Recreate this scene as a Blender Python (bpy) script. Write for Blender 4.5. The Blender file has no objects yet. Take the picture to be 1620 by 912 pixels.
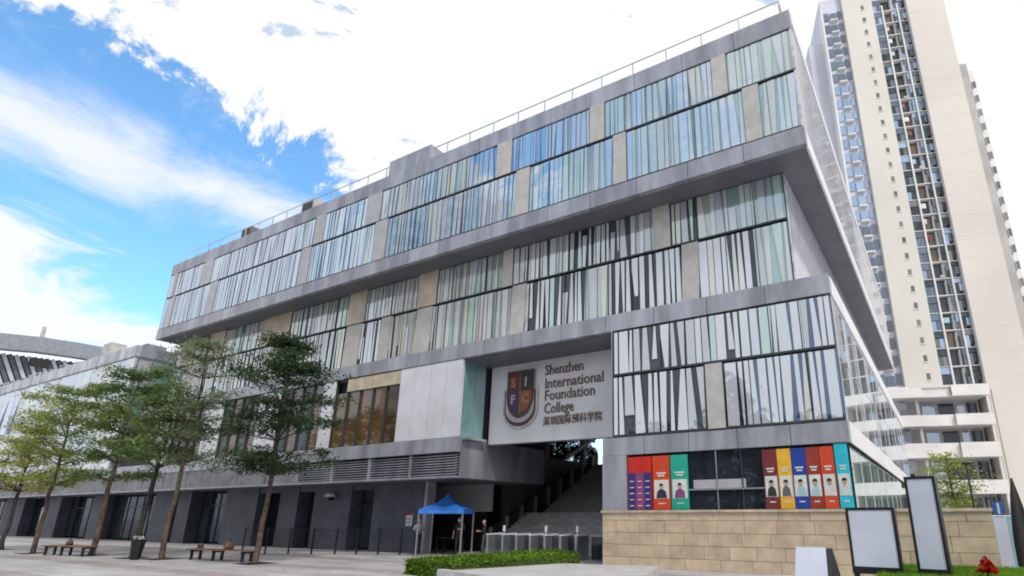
import bpy, bmesh, math, random
from mathutils import Vector, Matrix
random.seed(7)
R = math.radians
scene = bpy.context.scene
C = scene.collection

# ---------------------------------------------------------------- camera
PITCH = math.atan(291 / 909.0)
YAW = R(30.4)
CAMH = 1.7
cd = bpy.data.cameras.new("camera")
cam = bpy.data.objects.new("camera", cd)
C.objects.link(cam)
cam.location = (0, 0, CAMH)
cam.rotation_euler = (math.pi / 2 + PITCH, 0, YAW)
cd.sensor_width = 36
cd.sensor_fit = 'HORIZONTAL'
cd.lens = 909 / 1620 * 36
cd.shift_x = -(945 - 810) / 1620
cd.shift_y = (528 - 456) / 1620
cd.clip_end = 3000
scene.camera = cam

# ---------------------------------------------------------------- light
SUN_EL, SUN_ROT = R(48), R(122)
sd = Vector((math.sin(SUN_ROT) * math.cos(SUN_EL), math.cos(SUN_ROT) * math.cos(SUN_EL), math.sin(SUN_EL)))
sl = bpy.data.lights.new("sun", 'SUN')
sl.energy = 2.0
sl.angle = R(9)
sl.color = (1, .95, .88)
so = bpy.data.objects.new("sun", sl)
C.objects.link(so)
so.location = (20, -20, 60)
so.rotation_euler = sd.to_track_quat('Z', 'Y').to_euler()

scene.view_settings.view_transform = 'Standard'
scene.view_settings.look = 'None'
scene.view_settings.gamma = 1
scene.view_settings.exposure = 0.0
scene.cycles.filter_width = 1.9


class NT:
    """tiny node helper"""
    def __init__(s, tree):
        s.t = tree; s.n = tree.nodes; s.l = tree.links

    def new(s, typ, **kw):
        n = s.n.new(typ)
        for k, v in kw.items():
            if k.startswith('i_'):
                s.put(n.inputs[k[2:]], v)
            elif k.startswith('n_'):
                s.put(n.inputs[int(k[2:])], v)
            else:
                setattr(n, k, v)
        return n

    def put(s, inp, v):
        if isinstance(v, bpy.types.NodeSocket):
            s.l.new(v, inp)
        else:
            inp.default_value = v

    def math(s, op, a, b=0.0, clamp=False):
        n = s.new('ShaderNodeMath', operation=op, use_clamp=clamp, n_0=a, n_1=b)
        return n.outputs[0]

    def ramp(s, fac, lo, hi, a=0.0, b=1.0):
        n = s.new('ShaderNodeMapRange', interpolation_type='SMOOTHSTEP')
        s.put(n.inputs[0], fac)
        n.inputs[1].default_value = lo; n.inputs[2].default_value = hi
        n.inputs[3].default_value = a; n.inputs[4].default_value = b
        return n.outputs[0]

    def noise(s, vec, scale, detail=6, rough=.55, dist=0.0):
        n = s.new('ShaderNodeTexNoise', i_Scale=scale, i_Detail=detail, i_Roughness=rough, i_Distortion=dist)
        if vec is not None:
            s.l.new(vec, n.inputs['Vector'])
        return n.outputs[0]

    def mix(s, fac, a, b, mode='MIX'):
        n = s.new('ShaderNodeMix', data_type='RGBA', blend_type=mode)
        s.put(n.inputs[0], fac); s.put(n.inputs[6], a); s.put(n.inputs[7], b)
        return n.outputs[2]

    def scale(s, vec, v3):
        n = s.new('ShaderNodeVectorMath', operation='MULTIPLY')
        s.l.new(vec, n.inputs[0]); n.inputs[1].default_value = v3
        return n.outputs[0]

    def dot(s, vec, v3):
        n = s.new('ShaderNodeVectorMath', operation='DOT_PRODUCT')
        s.l.new(vec, n.inputs[0]); n.inputs[1].default_value = v3
        return n.outputs['Value']


def ray(x, y):
    dx = x - 945; du = 528 - y; f = 909.0
    fw = f * math.cos(PITCH) - du * math.sin(PITCH)
    up = f * math.sin(PITCH) + du * math.cos(PITCH)
    return Vector((-fw * math.sin(YAW) + dx * math.cos(YAW), fw * math.cos(YAW) + dx * math.sin(YAW), up))


def atY(x, y, Y):
    r = ray(x, y); t = Y / r.y
    return Vector((r.x * t, Y, r.z * t + CAMH))


def atX(x, y, X):
    r = ray(x, y); t = X / r.x
    return Vector((X, r.y * t, r.z * t + CAMH))


# world: blue Nishita sky, with banks of cloud laid out by compass direction
w = bpy.data.worlds.new("World")
scene.world = w
w.use_nodes = True
T = NT(w.node_tree)
T.n.clear()
sky = T.new('ShaderNodeTexSky', sky_type='NISHITA')
sky.sun_disc = False
sky.sun_elevation = SUN_EL
sky.sun_rotation = SUN_ROT
sky.air_density = 1.0; sky.dust_density = 0.6; sky.ozone_density = 2.0
tc = T.new('ShaderNodeTexCoord')
D = tc.outputs['Generated']
n1 = ray(30, 0).cross(ray(500, 320)).normalized()        # edge of the great white bank
if n1.dot(ray(900, 60)) < 0: n1 = -n1
n2 = ray(0, 285).cross(ray(300, 500)).normalized()       # lower bank
if n2.dot(ray(60, 450)) < 0: n2 = -n2
n3 = ray(0, 175).cross(ray(400, 330)).normalized()       # wispy streak
na = T.noise(D, 5.5, 10, .68, .4)
nb = T.noise(T.scale(D, (1.0, 1.0, 2.6)), 4.0, 10, .66, .6)
nz = T.math('SUBTRACT', na, .5)
b1 = T.math('ADD', T.math('MULTIPLY', T.dot(D, n1), 2.4), T.math('MULTIPLY', nz, 1.5))
m1 = T.ramp(b1, 0.02, 0.12)
# a wide blue opening in the bank behind the viewpoint (the one the top storey mirrors), and small blue flecks
op = T.math('ADD', T.dot(D, Vector((-.74, -.55, .40)).normalized()), T.math('MULTIPLY', T.math('SUBTRACT', nb, .5), .55))
m1 = T.math('MULTIPLY', m1, T.ramp(op, .74, .93, 1.0, .12))
fl = T.noise(T.scale(D, (1, 1, 2.2)), 7.5, 8, .6, .3)
m1 = T.math('MULTIPLY', m1, T.ramp(fl, .615, .66, 1.0, .5))
b2 = T.math('ADD', T.math('MULTIPLY', T.dot(D, n2), 2.6), T.math('MULTIPLY', T.math('SUBTRACT', nb, .47), 1.7))
m2 = T.math('MULTIPLY', T.ramp(b2, -0.02, 0.30), .92)
d3 = T.math('ABSOLUTE', T.dot(D, n3))
b3 = T.math('SUBTRACT', T.math('MULTIPLY', nb, 1.0), T.math('MULTIPLY', d3, 4.5))
m3 = T.math('MULTIPLY', T.ramp(b3, 0.10, 0.56), .85)
m4 = T.math('MULTIPLY', T.ramp(nb, 0.48, 0.68), .6)
cl = T.math('MAXIMUM', T.math('MAXIMUM', m1, m2), T.math('MAXIMUM', m3, m4))
# keep the horizon milky
sep = T.new('ShaderNodeSeparateXYZ'); T.l.new(D, sep.inputs[0])
hz = T.ramp(sep.outputs[2], 0.0, 0.26, .75, 0.0)
cl = T.math('MAXIMUM', cl, hz)
# soft relief inside the cloud
sh = T.ramp(T.noise(D, 9.0, 8, .6), .30, .62, 0.93, 1.0)
ccol = T.mix(sh, (.80, .87, .97, 1), (1.0, 1.0, 1.0, 1))
bgs = T.new('ShaderNodeBackground', i_Color=T.mix(1.0, sky.outputs[0], (1.30, 1.88, 2.06, 1), 'MULTIPLY'), i_Strength=0.15)
bgc = T.new('ShaderNodeBackground', i_Color=ccol, i_Strength=1.03)
mx = T.new('ShaderNodeMixShader', n_0=cl)
T.l.new(bgs.outputs[0], mx.inputs[1]); T.l.new(bgc.outputs[0], mx.inputs[2])
wo = T.new('ShaderNodeOutputWorld')
T.l.new(mx.outputs[0], wo.inputs[0])

# ---------------------------------------------------------------- materials
M = {}


def mat(name, col, rough=.6, metal=0.0, var=.12, scale=1.5, bump=0.0, bscale=20, spec=.5, streak=None, col2=None, alpha=1.0, coat=0.0):
    m = bpy.data.materials.new(name); m.use_nodes = True
    t = NT(m.node_tree); t.n.clear()
    g = t.new('ShaderNodeNewGeometry'); P = g.outputs['Position']
    if streak: P = t.scale(P, streak)
    nf = t.noise(P, scale, 7, .6)
    c2 = col2 or tuple(max(0, c * (1 - var * 1.6)) for c in col[:3])
    hi = tuple(min(1, c * (1 + var)) for c in col[:3])
    c = t.mix(t.ramp(nf, .3, .7), (*c2[:3], 1), (*hi, 1))
    oi = t.new('ShaderNodeObjectInfo')
    c = t.mix(1.0, c, t.mix(oi.outputs['Random'], (1 - var * .5,) * 3 + (1,), (1 + var * .35,) * 3 + (1,)), 'MULTIPLY')
    b = t.new('ShaderNodeBsdfPrincipled', i_Roughness=rough, i_Metallic=metal, i_Alpha=alpha)
    b.inputs['Specular IOR Level'].default_value = spec
    b.inputs['Coat Weight'].default_value = coat
    t.l.new(c, b.inputs['Base Color'])
    if bump:
        bn = t.new('ShaderNodeBump', i_Strength=bump, i_Distance=.02)
        t.l.new(t.noise(g.outputs['Position'], bscale, 5, .6), bn.inputs['Height'])
        t.l.new(bn.outputs[0], b.inputs['Normal'])
    o = t.new('ShaderNodeOutputMaterial'); t.l.new(b.outputs[0], o.inputs[0])
    M[name] = m
    return m


def glass(name, a, bcol, base_refl=.12, rough=.02, scale=.6, tint=(.9, .97, 1), wav=.04, per=.5):
    """window glass: dim interior colour, or a painted reflection tint, under a fresnel mirror; slightly wavy"""
    m = bpy.data.materials.new(name); m.use_nodes = True
    t = NT(m.node_tree); t.n.clear()
    g = t.new('ShaderNodeNewGeometry'); P = g.outputs['Position']
    oi = t.new('ShaderNodeObjectInfo')
    fac = t.math('ADD', t.math('MULTIPLY', t.ramp(t.noise(t.scale(P, (1, 1, .5)), scale, 6, .65, .5), .32, .68), 1 - per),
                 t.math('MULTIPLY', oi.outputs['Random'], per))
    c = t.mix(fac, (*a, 1), (*bcol, 1))
    df = t.new('ShaderNodeBsdfDiffuse', i_Color=c)
    bn = t.new('ShaderNodeBump', i_Strength=wav, i_Distance=.3)
    t.l.new(t.noise(P, .9, 2, .5), bn.inputs['Height'])
    gl = t.new('ShaderNodeBsdfGlossy', i_Color=(*tint, 1), i_Roughness=rough)
    t.l.new(bn.outputs[0], gl.inputs['Normal'])
    fr = t.new('ShaderNodeFresnel', i_IOR=1.5)
    f2 = t.math('ADD', fr.outputs[0], base_refl, True)
    ms = t.new('ShaderNodeMixShader', n_0=f2)
    t.l.new(df.outputs[0], ms.inputs[1]); t.l.new(gl.outputs[0], ms.inputs[2])
    o = t.new('ShaderNodeOutputMaterial'); t.l.new(ms.outputs[0], o.inputs[0])
    M[name] = m
    return m


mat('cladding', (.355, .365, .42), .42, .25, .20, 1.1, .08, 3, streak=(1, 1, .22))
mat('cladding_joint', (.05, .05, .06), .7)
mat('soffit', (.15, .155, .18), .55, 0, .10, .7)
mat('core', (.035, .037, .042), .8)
mat('beige', (.50, .485, .465), .5, 0, .08, 2.0, .15, 14)
mat('box_column', (.42, .42, .46), .35, 0, .08, 2.0)
mat('tan', (.55, .48, .39), .6, 0, .14, 1.2, .15, 14)
mat('mullion', (.035, .04, .045), .5)
mat('mullion_soft', (.16, .18, .22), .5)
mat('band_grey', (.20, .20, .22), .5, .1, .2, 1.2)
glass('frit_light', (.50, .52, .58), (.60, .62, .68), .20)
glass('frit_grey', (.34, .36, .40), (.42, .44, .48), .20)
glass('frit_mint', (.34, .50, .47), (.44, .58, .55), .20)
glass('frit_cream', (.50, .49, .44), (.60, .58, .52), .20)
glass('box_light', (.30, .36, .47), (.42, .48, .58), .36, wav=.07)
glass('box_sky', (.22, .40, .58), (.34, .52, .68), .32, wav=.07)  # box blues and lavender: sky reflection painted into the glass colour
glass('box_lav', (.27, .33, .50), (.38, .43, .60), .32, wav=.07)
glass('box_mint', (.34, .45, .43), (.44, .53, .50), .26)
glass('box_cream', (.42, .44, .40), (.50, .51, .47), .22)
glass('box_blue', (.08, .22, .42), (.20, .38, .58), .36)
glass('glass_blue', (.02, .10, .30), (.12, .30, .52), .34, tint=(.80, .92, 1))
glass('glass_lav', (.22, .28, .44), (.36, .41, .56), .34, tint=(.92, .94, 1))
glass('glass_green', (.14, .25, .24), (.40, .47, .43), .22, tint=(.88, 1, .97))
glass('glass_dark', (.008, .010, .013), (.07, .09, .10), .02, tint=(.75, .8, .85))
glass('glass_deep', (.01, .03, .10), (.06, .16, .32), .10, tint=(.75, .85, 1))
glass('glass_teal', (.14, .31, .33), (.26, .45, .46), .22)
glass('glass_side', (.46, .48, .50), (.58, .60, .63), .25, scale=1.2, wav=0.0)
glass('glass_low', (.20, .32, .29), (.40, .50, .45), .2, scale=.5, wav=0.0)
glass('glass_brown', (.015, .012, .010), (.18, .09, .035), .06, scale=.9)
glass('glass_black', (.006, .007, .010), (.035, .045, .06), .0, tint=(.6, .66, .75))
glass('tower_glass', (.015, .03, .07), (.10, .15, .24), .10, per=.8)
glass('tower_glass_blue', (.06, .16, .42), (.24, .40, .62), .25, per=.8)
glass('tower_glass_grey', (.05, .055, .06), (.22, .22, .22), .06, per=.8)
mat('white_panel', (.66, .67, .72), .3, 0, .07, .6, .04, 4)
mat('white_metal', (.78, .78, .82), .35, 0, .05, .8)
mat('mesh_panel', (.52, .53, .60), .35, .1, .3, 1.1, streak=(1, 1, .3))
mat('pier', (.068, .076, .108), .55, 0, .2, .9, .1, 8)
mat('pale_wall', (.42, .42, .46), .7, 0, .1, .8, .1, 10)
mat('black', (.012, .012, .014), .45)
mat('dark_metal', (.03, .032, .038), .4, .6)
mat('steel', (.55, .56, .58), .28, .85, .08, 3)
mat('stone', (.56, .45, .32), .75, 0, .14, 1.8, .35, 30, col2=(.47, .375, .265))
mat('stone_b', (.54, .43, .31), .75, 0, .14, 2.0, .35, 30, col2=(.44, .355, .25))
mat('stone_cap', (.55, .47, .35), .7, 0, .15, 2, .2, 30)
mat('mortar', (.40, .325, .235), .9)
mat('concrete', (.52, .51, .51), .7, 0, .1, 1.5, .15, 20)
mat('step', (.40, .41, .43), .6, 0, .15, 2, .1, 14)
mat('tower_cream', (.68, .655, .605), .75, 0, .05, .05)
mat('tower_pink', (.68, .635, .59), .75, 0, .05, .05)
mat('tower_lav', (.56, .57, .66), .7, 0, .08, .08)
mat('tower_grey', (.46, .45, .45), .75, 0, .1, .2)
mat('tower_white', (.74, .72, .70), .6, 0, .06, .3)
mat('tent_blue', (.03, .19, .66), .6, 0, .2, 2.5, .5, 6)
mat('bark', (.12, .088, .066), .9, 0, .35, 5, .6, 30)
mat('bark_dark', (.05, .045, .042), .9, 0, .3, 5, .6, 30)
mat('wood', (.22, .13, .08), .6, 0, .25, 5, .1, 20)
mat('screen_white', (.64, .68, .80), .15, 0, .06, .8)
mat('grass_base', (.05, .09, .02), .95, 0, .3, 3)
mat('skin', (.50, .33, .25), .6)
mat('cloth_black', (.02, .02, .024), .85)
mat('cloth_white', (.62, .64, .68), .85)
mat('hair', (.01, .01, .01), .6)
mat('gold', (.55, .40, .16), .4, .3)
mat('crest_red', (.13, .03, .025), .5)
mat('crest_orange', (.24, .085, .035), .5)
mat('crest_purple', (.06, .035, .11), .5)
mat('crest_gold', (.34, .22, .10), .5)
mat('crest_pale', (.40, .38, .42), .5)
mat('letter_brown', (.15, .10, .085), .5)
mat('sign_brown', (.075, .048, .042), .5)
mat('lamp_white', (.8, .8, .8), .4)
mat('canopy_grey', (.30, .32, .36), .5, .2)
mat('canopy_dark', (.12, .13, .16), .6)
mat('canopy_green', (.18, .40, .38), .5)
mat('parapet', (.50, .49, .49), .6, 0, .15)
for n_, c_ in dict(maroon=(.18, .025, .03), yellow=(.80, .45, .03), royal=(.01, .045, .33), brick=(.30, .035, .02),
                   orange=(.62, .06, .015), cyan=(.02, .52, .68), jade=(.01, .38, .27), red=(.55, .02, .01),
                   purple=(.11, .04, .24), violet=(.22, .06, .20), navy=(.02, .03, .20), card=(.66, .70, .66), ink=(.03, .03, .04),
                   ice=(.35, .55, .65), rust=(.50, .09, .02), flower=(.50, .02, .015), blueprint=(.03, .12, .45)).items():
    mat(n_, c_, .45, 0, .08, 3)


def leafmat(name, a, b):
    m = bpy.data.materials.new(name); m.use_nodes = True
    t = NT(m.node_tree); t.n.clear()
    g = t.new('ShaderNodeNewGeometry')
    f_ = t.math('ADD', t.math('MULTIPLY', g.outputs['Random Per Island'], .55),
                t.math('MULTIPLY', t.ramp(t.noise(g.outputs['Position'], .8, 4, .6), .3, .7), .45))
    c = t.mix(f_, (*a, 1), (*b, 1))
    d = t.new('ShaderNodeBsdfDiffuse', i_Color=c)
    tr = t.new('ShaderNodeBsdfTranslucent', i_Color=c)
    ms = t.new('ShaderNodeMixShader', n_0=.35)
    t.l.new(d.outputs[0], ms.inputs[1]); t.l.new(tr.outputs[0], ms.inputs[2])
    o = t.new('ShaderNodeOutputMaterial'); t.l.new(ms.outputs[0], o.inputs[0])
    M[name] = m


leafmat('leaf_dark', (0.026, 0.056, 0.031), (0.115, 0.176, 0.089))
leafmat('leaf_mid', (0.063, 0.119, 0.045), (0.287, 0.390, 0.140))
leafmat('leaf_olive', (0.104, 0.149, 0.081), (0.316, 0.373, 0.215))
leafmat('leaf_bright', (0.146, 0.225, 0.059), (0.495, 0.531, 0.142))
leafmat('leaf_yellow', (0.246, 0.246, 0.069), (0.535, 0.535, 0.158))
leafmat('leaf_hedge', (.035, .09, .012), (.24, .38, .05))
leafmat('leaf_lawn', (.06, .16, .015), (.28, .48, .06))
leafmat('leaf_red', (.30, .01, .01), (.62, .05, .03))


def paving():
    m = bpy.data.materials.new('paving'); m.use_nodes = True
    t = NT(m.node_tree); t.n.clear()
    g = t.new('ShaderNodeNewGeometry'); P = g.outputs['Position']
    br = t.new('ShaderNodeTexBrick', i_Scale=1.0)
    t.l.new(P, br.inputs['Vector'])
    br.inputs['Color1'].default_value = (.57, .55, .56, 1); br.inputs['Color2'].default_value = (.49, .47, .48, 1)
    br.inputs['Mortar'].default_value = (.26, .25, .25, 1)
    br.inputs['Mortar Size'].default_value = .012
    br.inputs['Brick Width'].default_value = 1.2; br.inputs['Row Height'].default_value = .6
    # broad bands of pinker and greyer stone, laid parallel to the facade
    sp = t.new('ShaderNodeSeparateXYZ'); t.l.new(P, sp.inputs[0])
    wv = t.ramp(t.math('SINE', t.math('MULTIPLY', sp.outputs[1], 1.9)), .55, .75)
    c = t.mix(wv, br.outputs[0], t.mix(1.0, br.outputs[0], (.80, .74, .74, 1), 'MULTIPLY'))
    st = t.math('MULTIPLY', t.ramp(t.noise(t.scale(P, (.5, 1, 1)), .7, 8, .65), .35, .7, .74, 1.08), t.ramp(t.noise(P, 3.5, 6, .7), .55, .75, 1.0, .86))
    c = t.mix(1.0, c, st, 'MULTIPLY')
    b = t.new('ShaderNodeBsdfPrincipled', i_Roughness=.6)
    t.l.new(c, b.inputs['Base Color'])
    bn = t.new('ShaderNodeBump', i_Strength=.3, i_Distance=.01)
    t.l.new(br.outputs['Fac'], bn.inputs['Height']); bn.invert = True
    t.l.new(bn.outputs[0], b.inputs['Normal'])
    o = t.new('ShaderNodeOutputMaterial'); t.l.new(b.outputs[0], o.inputs[0])
    M['paving'] = m


paving()


def fritside():
    """white printed pattern of slanted lines over the long side glazing"""
    m = bpy.data.materials.new('printed_side_glass'); m.use_nodes = True
    t = NT(m.node_tree); t.n.clear()
    g = t.new('ShaderNodeNewGeometry'); P = g.outputs['Position']
    oi = t.new('ShaderNodeObjectInfo')
    sp = t.new('ShaderNodeSeparateXYZ'); t.l.new(P, sp.inputs[0])
    v = t.math('ADD', t.math('MULTIPLY', sp.outputs[1], 3.3), t.math('MULTIPLY', sp.outputs[2], .55))
    nn = t.new('ShaderNodeTexNoise', noise_dimensions='1D', i_Scale=1.3, i_Detail=2.0)
    t.l.new(v, nn.inputs['W'])
    v2 = t.math('SUBTRACT', t.math('MULTIPLY', sp.outputs[1], 2.6), t.math('MULTIPLY', sp.outputs[2], .5))
    n2_ = t.new('ShaderNodeTexNoise', noise_dimensions='1D', i_Scale=1.1, i_Detail=2.0)
    t.l.new(v2, n2_.inputs['W'])
    f_ = t.math('MAXIMUM', t.ramp(nn.outputs[0], .46, .52), t.ramp(n2_.outputs[0], .5, .56))
    c = t.mix(f_, (.44, .45, .52, 1), (.62, .63, .69, 1))
    df = t.new('ShaderNodeBsdfDiffuse', i_Color=c)
    gl = t.new('ShaderNodeBsdfGlossy', i_Color=(.95, .97, 1, 1), i_Roughness=.06)
    fr = t.new('ShaderNodeFresnel', i_IOR=1.45)
    ms = t.new('ShaderNodeMixShader', n_0=fr.outputs[0])
    t.l.new(df.outputs[0], ms.inputs[1]); t.l.new(gl.outputs[0], ms.inputs[2])
    o = t.new('ShaderNodeOutputMaterial'); t.l.new(ms.outputs[0], o.inputs[0])
    M['printed_side_glass'] = m


fritside()

# ---------------------------------------------------------------- object helpers
ORIG = {}


def thing(name, label, cat, loc=(0, 0, 0), rz=0.0, group=None):
    o = bpy.data.objects.new(name, None)
    C.objects.link(o)
    o.location = loc; o.rotation_euler = (0, 0, rz)
    o.empty_display_size = .3
    o['label'] = label; o['category'] = cat
    if group: o['group'] = group
    return o


def base(parent):
    """world position of an unrotated parent chain"""
    v = Vector((0, 0, 0))
    while parent is not None:
        v += parent.location; parent = parent.parent
    return v


def tag(o, label=None, cat=None, group=None, kind=None):
    if label: o['label'] = label
    if cat: o['category'] = cat
    if group: o['group'] = group
    if kind: o['kind'] = kind
    return o


class MB:
    def __init__(s):
        s.v = []; s.f = []; s.m = []

    def poly(s, pts, mi=0):
        n = len(s.v); s.v += [tuple(p) for p in pts]; s.f.append(tuple(range(n, n + len(pts)))); s.m.append(mi)

    def box(s, x0, x1, y0, y1, z0, z1, mi=0):
        n = len(s.v)
        s.v += [(x0, y0, z0), (x1, y0, z0), (x1, y1, z0), (x0, y1, z0), (x0, y0, z1), (x1, y0, z1), (x1, y1, z1), (x0, y1, z1)]
        for f in ((0, 3, 2, 1), (4, 5, 6, 7), (0, 1, 5, 4), (1, 2, 6, 5), (2, 3, 7, 6), (3, 0, 4, 7)):
            s.f.append(tuple(n + i for i in f)); s.m.append(mi)

    def hexa(s, b, t, mi=0):
        """b, t: four bottom and four top points, counter-clockwise from above"""
        n = len(s.v); s.v += [tuple(p) for p in b] + [tuple(p) for p in t]
        for f in ((0, 3, 2, 1), (4, 5, 6, 7), (0, 1, 5, 4), (1, 2, 6, 5), (2, 3, 7, 6), (3, 0, 4, 7)):
            s.f.append(tuple(n + i for i in f)); s.m.append(mi)

    def tube(s, a, b, r0, r1=None, k=6, mi=0, caps=True):
        a = Vector(a); b = Vector(b); r1 = r0 if r1 is None else r1
        d = (b - a).normalized(); u = d.orthogonal().normalized(); w_ = d.cross(u)
        n = len(s.v)
        for p, r in ((a, r0), (b, r1)):
            for i in range(k):
                an = 2 * math.pi * i / k
                s.v.append(tuple(p + u * (r * math.cos(an)) + w_ * (r * math.sin(an))))
        for i in range(k):
            j = (i + 1) % k
            s.f.append((n + i, n + j, n + k + j, n + k + i)); s.m.append(mi)
        if caps:
            s.f.append(tuple(n + i for i in reversed(range(k)))); s.m.append(mi)
            s.f.append(tuple(n + k + i for i in range(k))); s.m.append(mi)

    def prism(s, pts, y0, y1, mi=0):
        """polygon in x,z (counter-clockwise seen from -y) extruded from y0 (front) to y1"""
        n = len(s.v); k = len(pts)
        s.v += [(p[0], y0, p[1]) for p in pts] + [(p[0], y1, p[1]) for p in pts]
        s.f.append(tuple(n + i for i in range(k))); s.m.append(mi)
        s.f.append(tuple(n + k + i for i in reversed(range(k)))); s.m.append(mi)
        for i in range(k):
            j = (i + 1) % k
            s.f.append((n + j, n + i, n + k + i, n + k + j)); s.m.append(mi)

    def build(s, name, mats, parent=None, world=True, smooth=False):
        me = bpy.data.meshes.new(name)
        off = base(parent) if (parent is not None and world) else Vector((0, 0, 0))
        me.from_pydata([tuple(Vector(v) - off) for v in s.v], [], s.f)
        for mm in (mats if isinstance(mats, (list, tuple)) else [mats]):
            me.materials.append(M[mm])
        me.polygons.foreach_set('material_index', s.m)
        if smooth: me.polygons.foreach_set('use_smooth', [True] * len(s.f))
        me.update()
        o = bpy.data.objects.new(name, me); C.objects.link(o)
        if parent is not None: o.parent = parent
        return o


def part(name, m, parent, x0, x1, y0, y1, z0, z1):
    b = MB(); b.box(x0, x1, y0, y1, z0, z1)
    return b.build(name, m, parent)


UNIT = {}


def ub(name, m, parent, x0, x1, y0, y1, z0, z1, rot=None, world=True):
    """a box part sharing one unit mesh per material"""
    if m not in UNIT:
        b = MB(); b.box(-.5, .5, -.5, .5, -.5, .5)
        me = bpy.data.meshes.new(name); me.from_pydata(b.v, [], b.f); me.materials.append(M[m]); UNIT[m] = me
    o = bpy.data.objects.new(name, UNIT[m]); C.objects.link(o)
    c = Vector(((x0 + x1) / 2, (y0 + y1) / 2, (z0 + z1) / 2))
    o.location = c - (base(parent) if world else Vector((0, 0, 0)))
    o.scale = (x1 - x0, y1 - y0, z1 - z0)
    if rot: o.rotation_euler = rot
    o.parent = parent
    return o


def structure(name, mb, mats):
    o = mb.build(name, mats); o['kind'] = 'structure'; return o


# ---------------------------------------------------------------- ground
g = MB(); g.box(-900, 900, -300, 1500, -1.2, -.02)
structure('ground', g, 'concrete')
g = MB(); g.box(-110, 40, -30, 60, -.3, 0.0)
structure('plaza_paving', g, 'paving')

# ---------------------------------------------------------------- college building
B = thing('college_building', 'long grey college building of stacked overhanging storeys with striped glass, wide stair and roof railing',
          'building', (-26, 20, 0))

# cores that carry the storeys
part('upper_storey_core', 'soffit', B, -49.45, -11.1, 19.15, 42, 14.52, 20.42)
part('upper_storey_core', 'soffit', B, -11.09, -2.55, 19.15, 57, 14.52, 20.42)
part('middle_storey_core', 'core', B, -49.1, -11.1, 20.62, 42, 9.14, 14.51)
part('middle_storey_core', 'core', B, -11.09, -3.62, 20.62, 56.8, 9.14, 14.51)
part('lower_storey_core', 'core', B, -10.95, -2.55, 20.35, 56.8, 4.06, 9.01)
part('lower_storey_core', 'core', B, -55, -22.31, 20.5, 30, 3.52, 9.01)
part('lower_storey_core', 'core', B, -22.3, -19.42, 20.5, 27, 5.34, 9.01)
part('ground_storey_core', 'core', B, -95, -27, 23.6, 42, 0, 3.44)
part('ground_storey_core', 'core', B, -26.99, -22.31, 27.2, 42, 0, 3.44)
part('base_wall', 'cladding', B, -11.5, -2.55, 20.35, 20.6, 0, 1.95)
part('base_wall', 'core', B, -11.2, -2.6, 22.8, 44, 0, 4.0)
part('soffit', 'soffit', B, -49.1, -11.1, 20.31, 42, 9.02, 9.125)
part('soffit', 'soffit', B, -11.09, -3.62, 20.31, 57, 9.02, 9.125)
part('roof_slab', 'cladding', B, -49.5, -11.1, 19.06, 42, 20.43, 20.5)
part('roof_slab', 'cladding', B, -11.09, -2.47, 19.06, 57.1, 20.43, 20.5)
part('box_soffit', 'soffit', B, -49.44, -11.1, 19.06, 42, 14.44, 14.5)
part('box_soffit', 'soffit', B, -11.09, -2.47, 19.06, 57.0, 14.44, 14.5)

FY = 18.8


def fascia(x0, x1, y0, y1, z0, z1, step, m='cladding', name='fascia_panel'):
    n = max(1, round((x1 - x0) / step)); s = (x1 - x0) / n
    for i in range(n):
        ub(name, m, B, x0 + i * s + .012, x0 + (i + 1) * s - .012, y0, y1, z0, z1)
    ub('fascia_backing', 'cladding_joint', B, x0 + .02, x1 - .02, y0 + .02, y1 - .01, z0 + .012, z1 - .012)


fascia(-49.6, -2.4, FY, FY + .25, 19.66, 20.52, 2.25)
fascia(-49.6, -2.4, FY, FY + .25, 14.42, 15.16, 2.25)
fascia(-49.3, -2.4, 20.0, 20.3, 9.11, 9.83, 2.25)
fascia(-11.5, -2.4, 20.0, 20.3, 4.0, 4.68, 1.8)
fascia(-49.3, -19.3, 20.0, 20.3, 4.62, 5.30, 2.2)
fascia(-94, -49.32, 20.0, 20.3, 4.62, 5.31, 2.6)
part('base_pier', 'cladding', B, -11.5, -10.45, 20.0, 22.5, 0, 3.99)
part('side_edge', 'cladding', B, -49.6, -49.46, FY + .26, 42, 14.44, 20.5)

rows = []   # (x0,x1,y,z0,z1,columns,kind)


def cols_spans(x0, x1, cols):
    cols = sorted(cols); out = []; a = x0
    for c0, c1 in cols:
        if c0 - a > .1: out.append((a, c0))
        a = c1
    if x1 - a > .1: out.append((a, x1))
    return out


STRIPS = []


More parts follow.
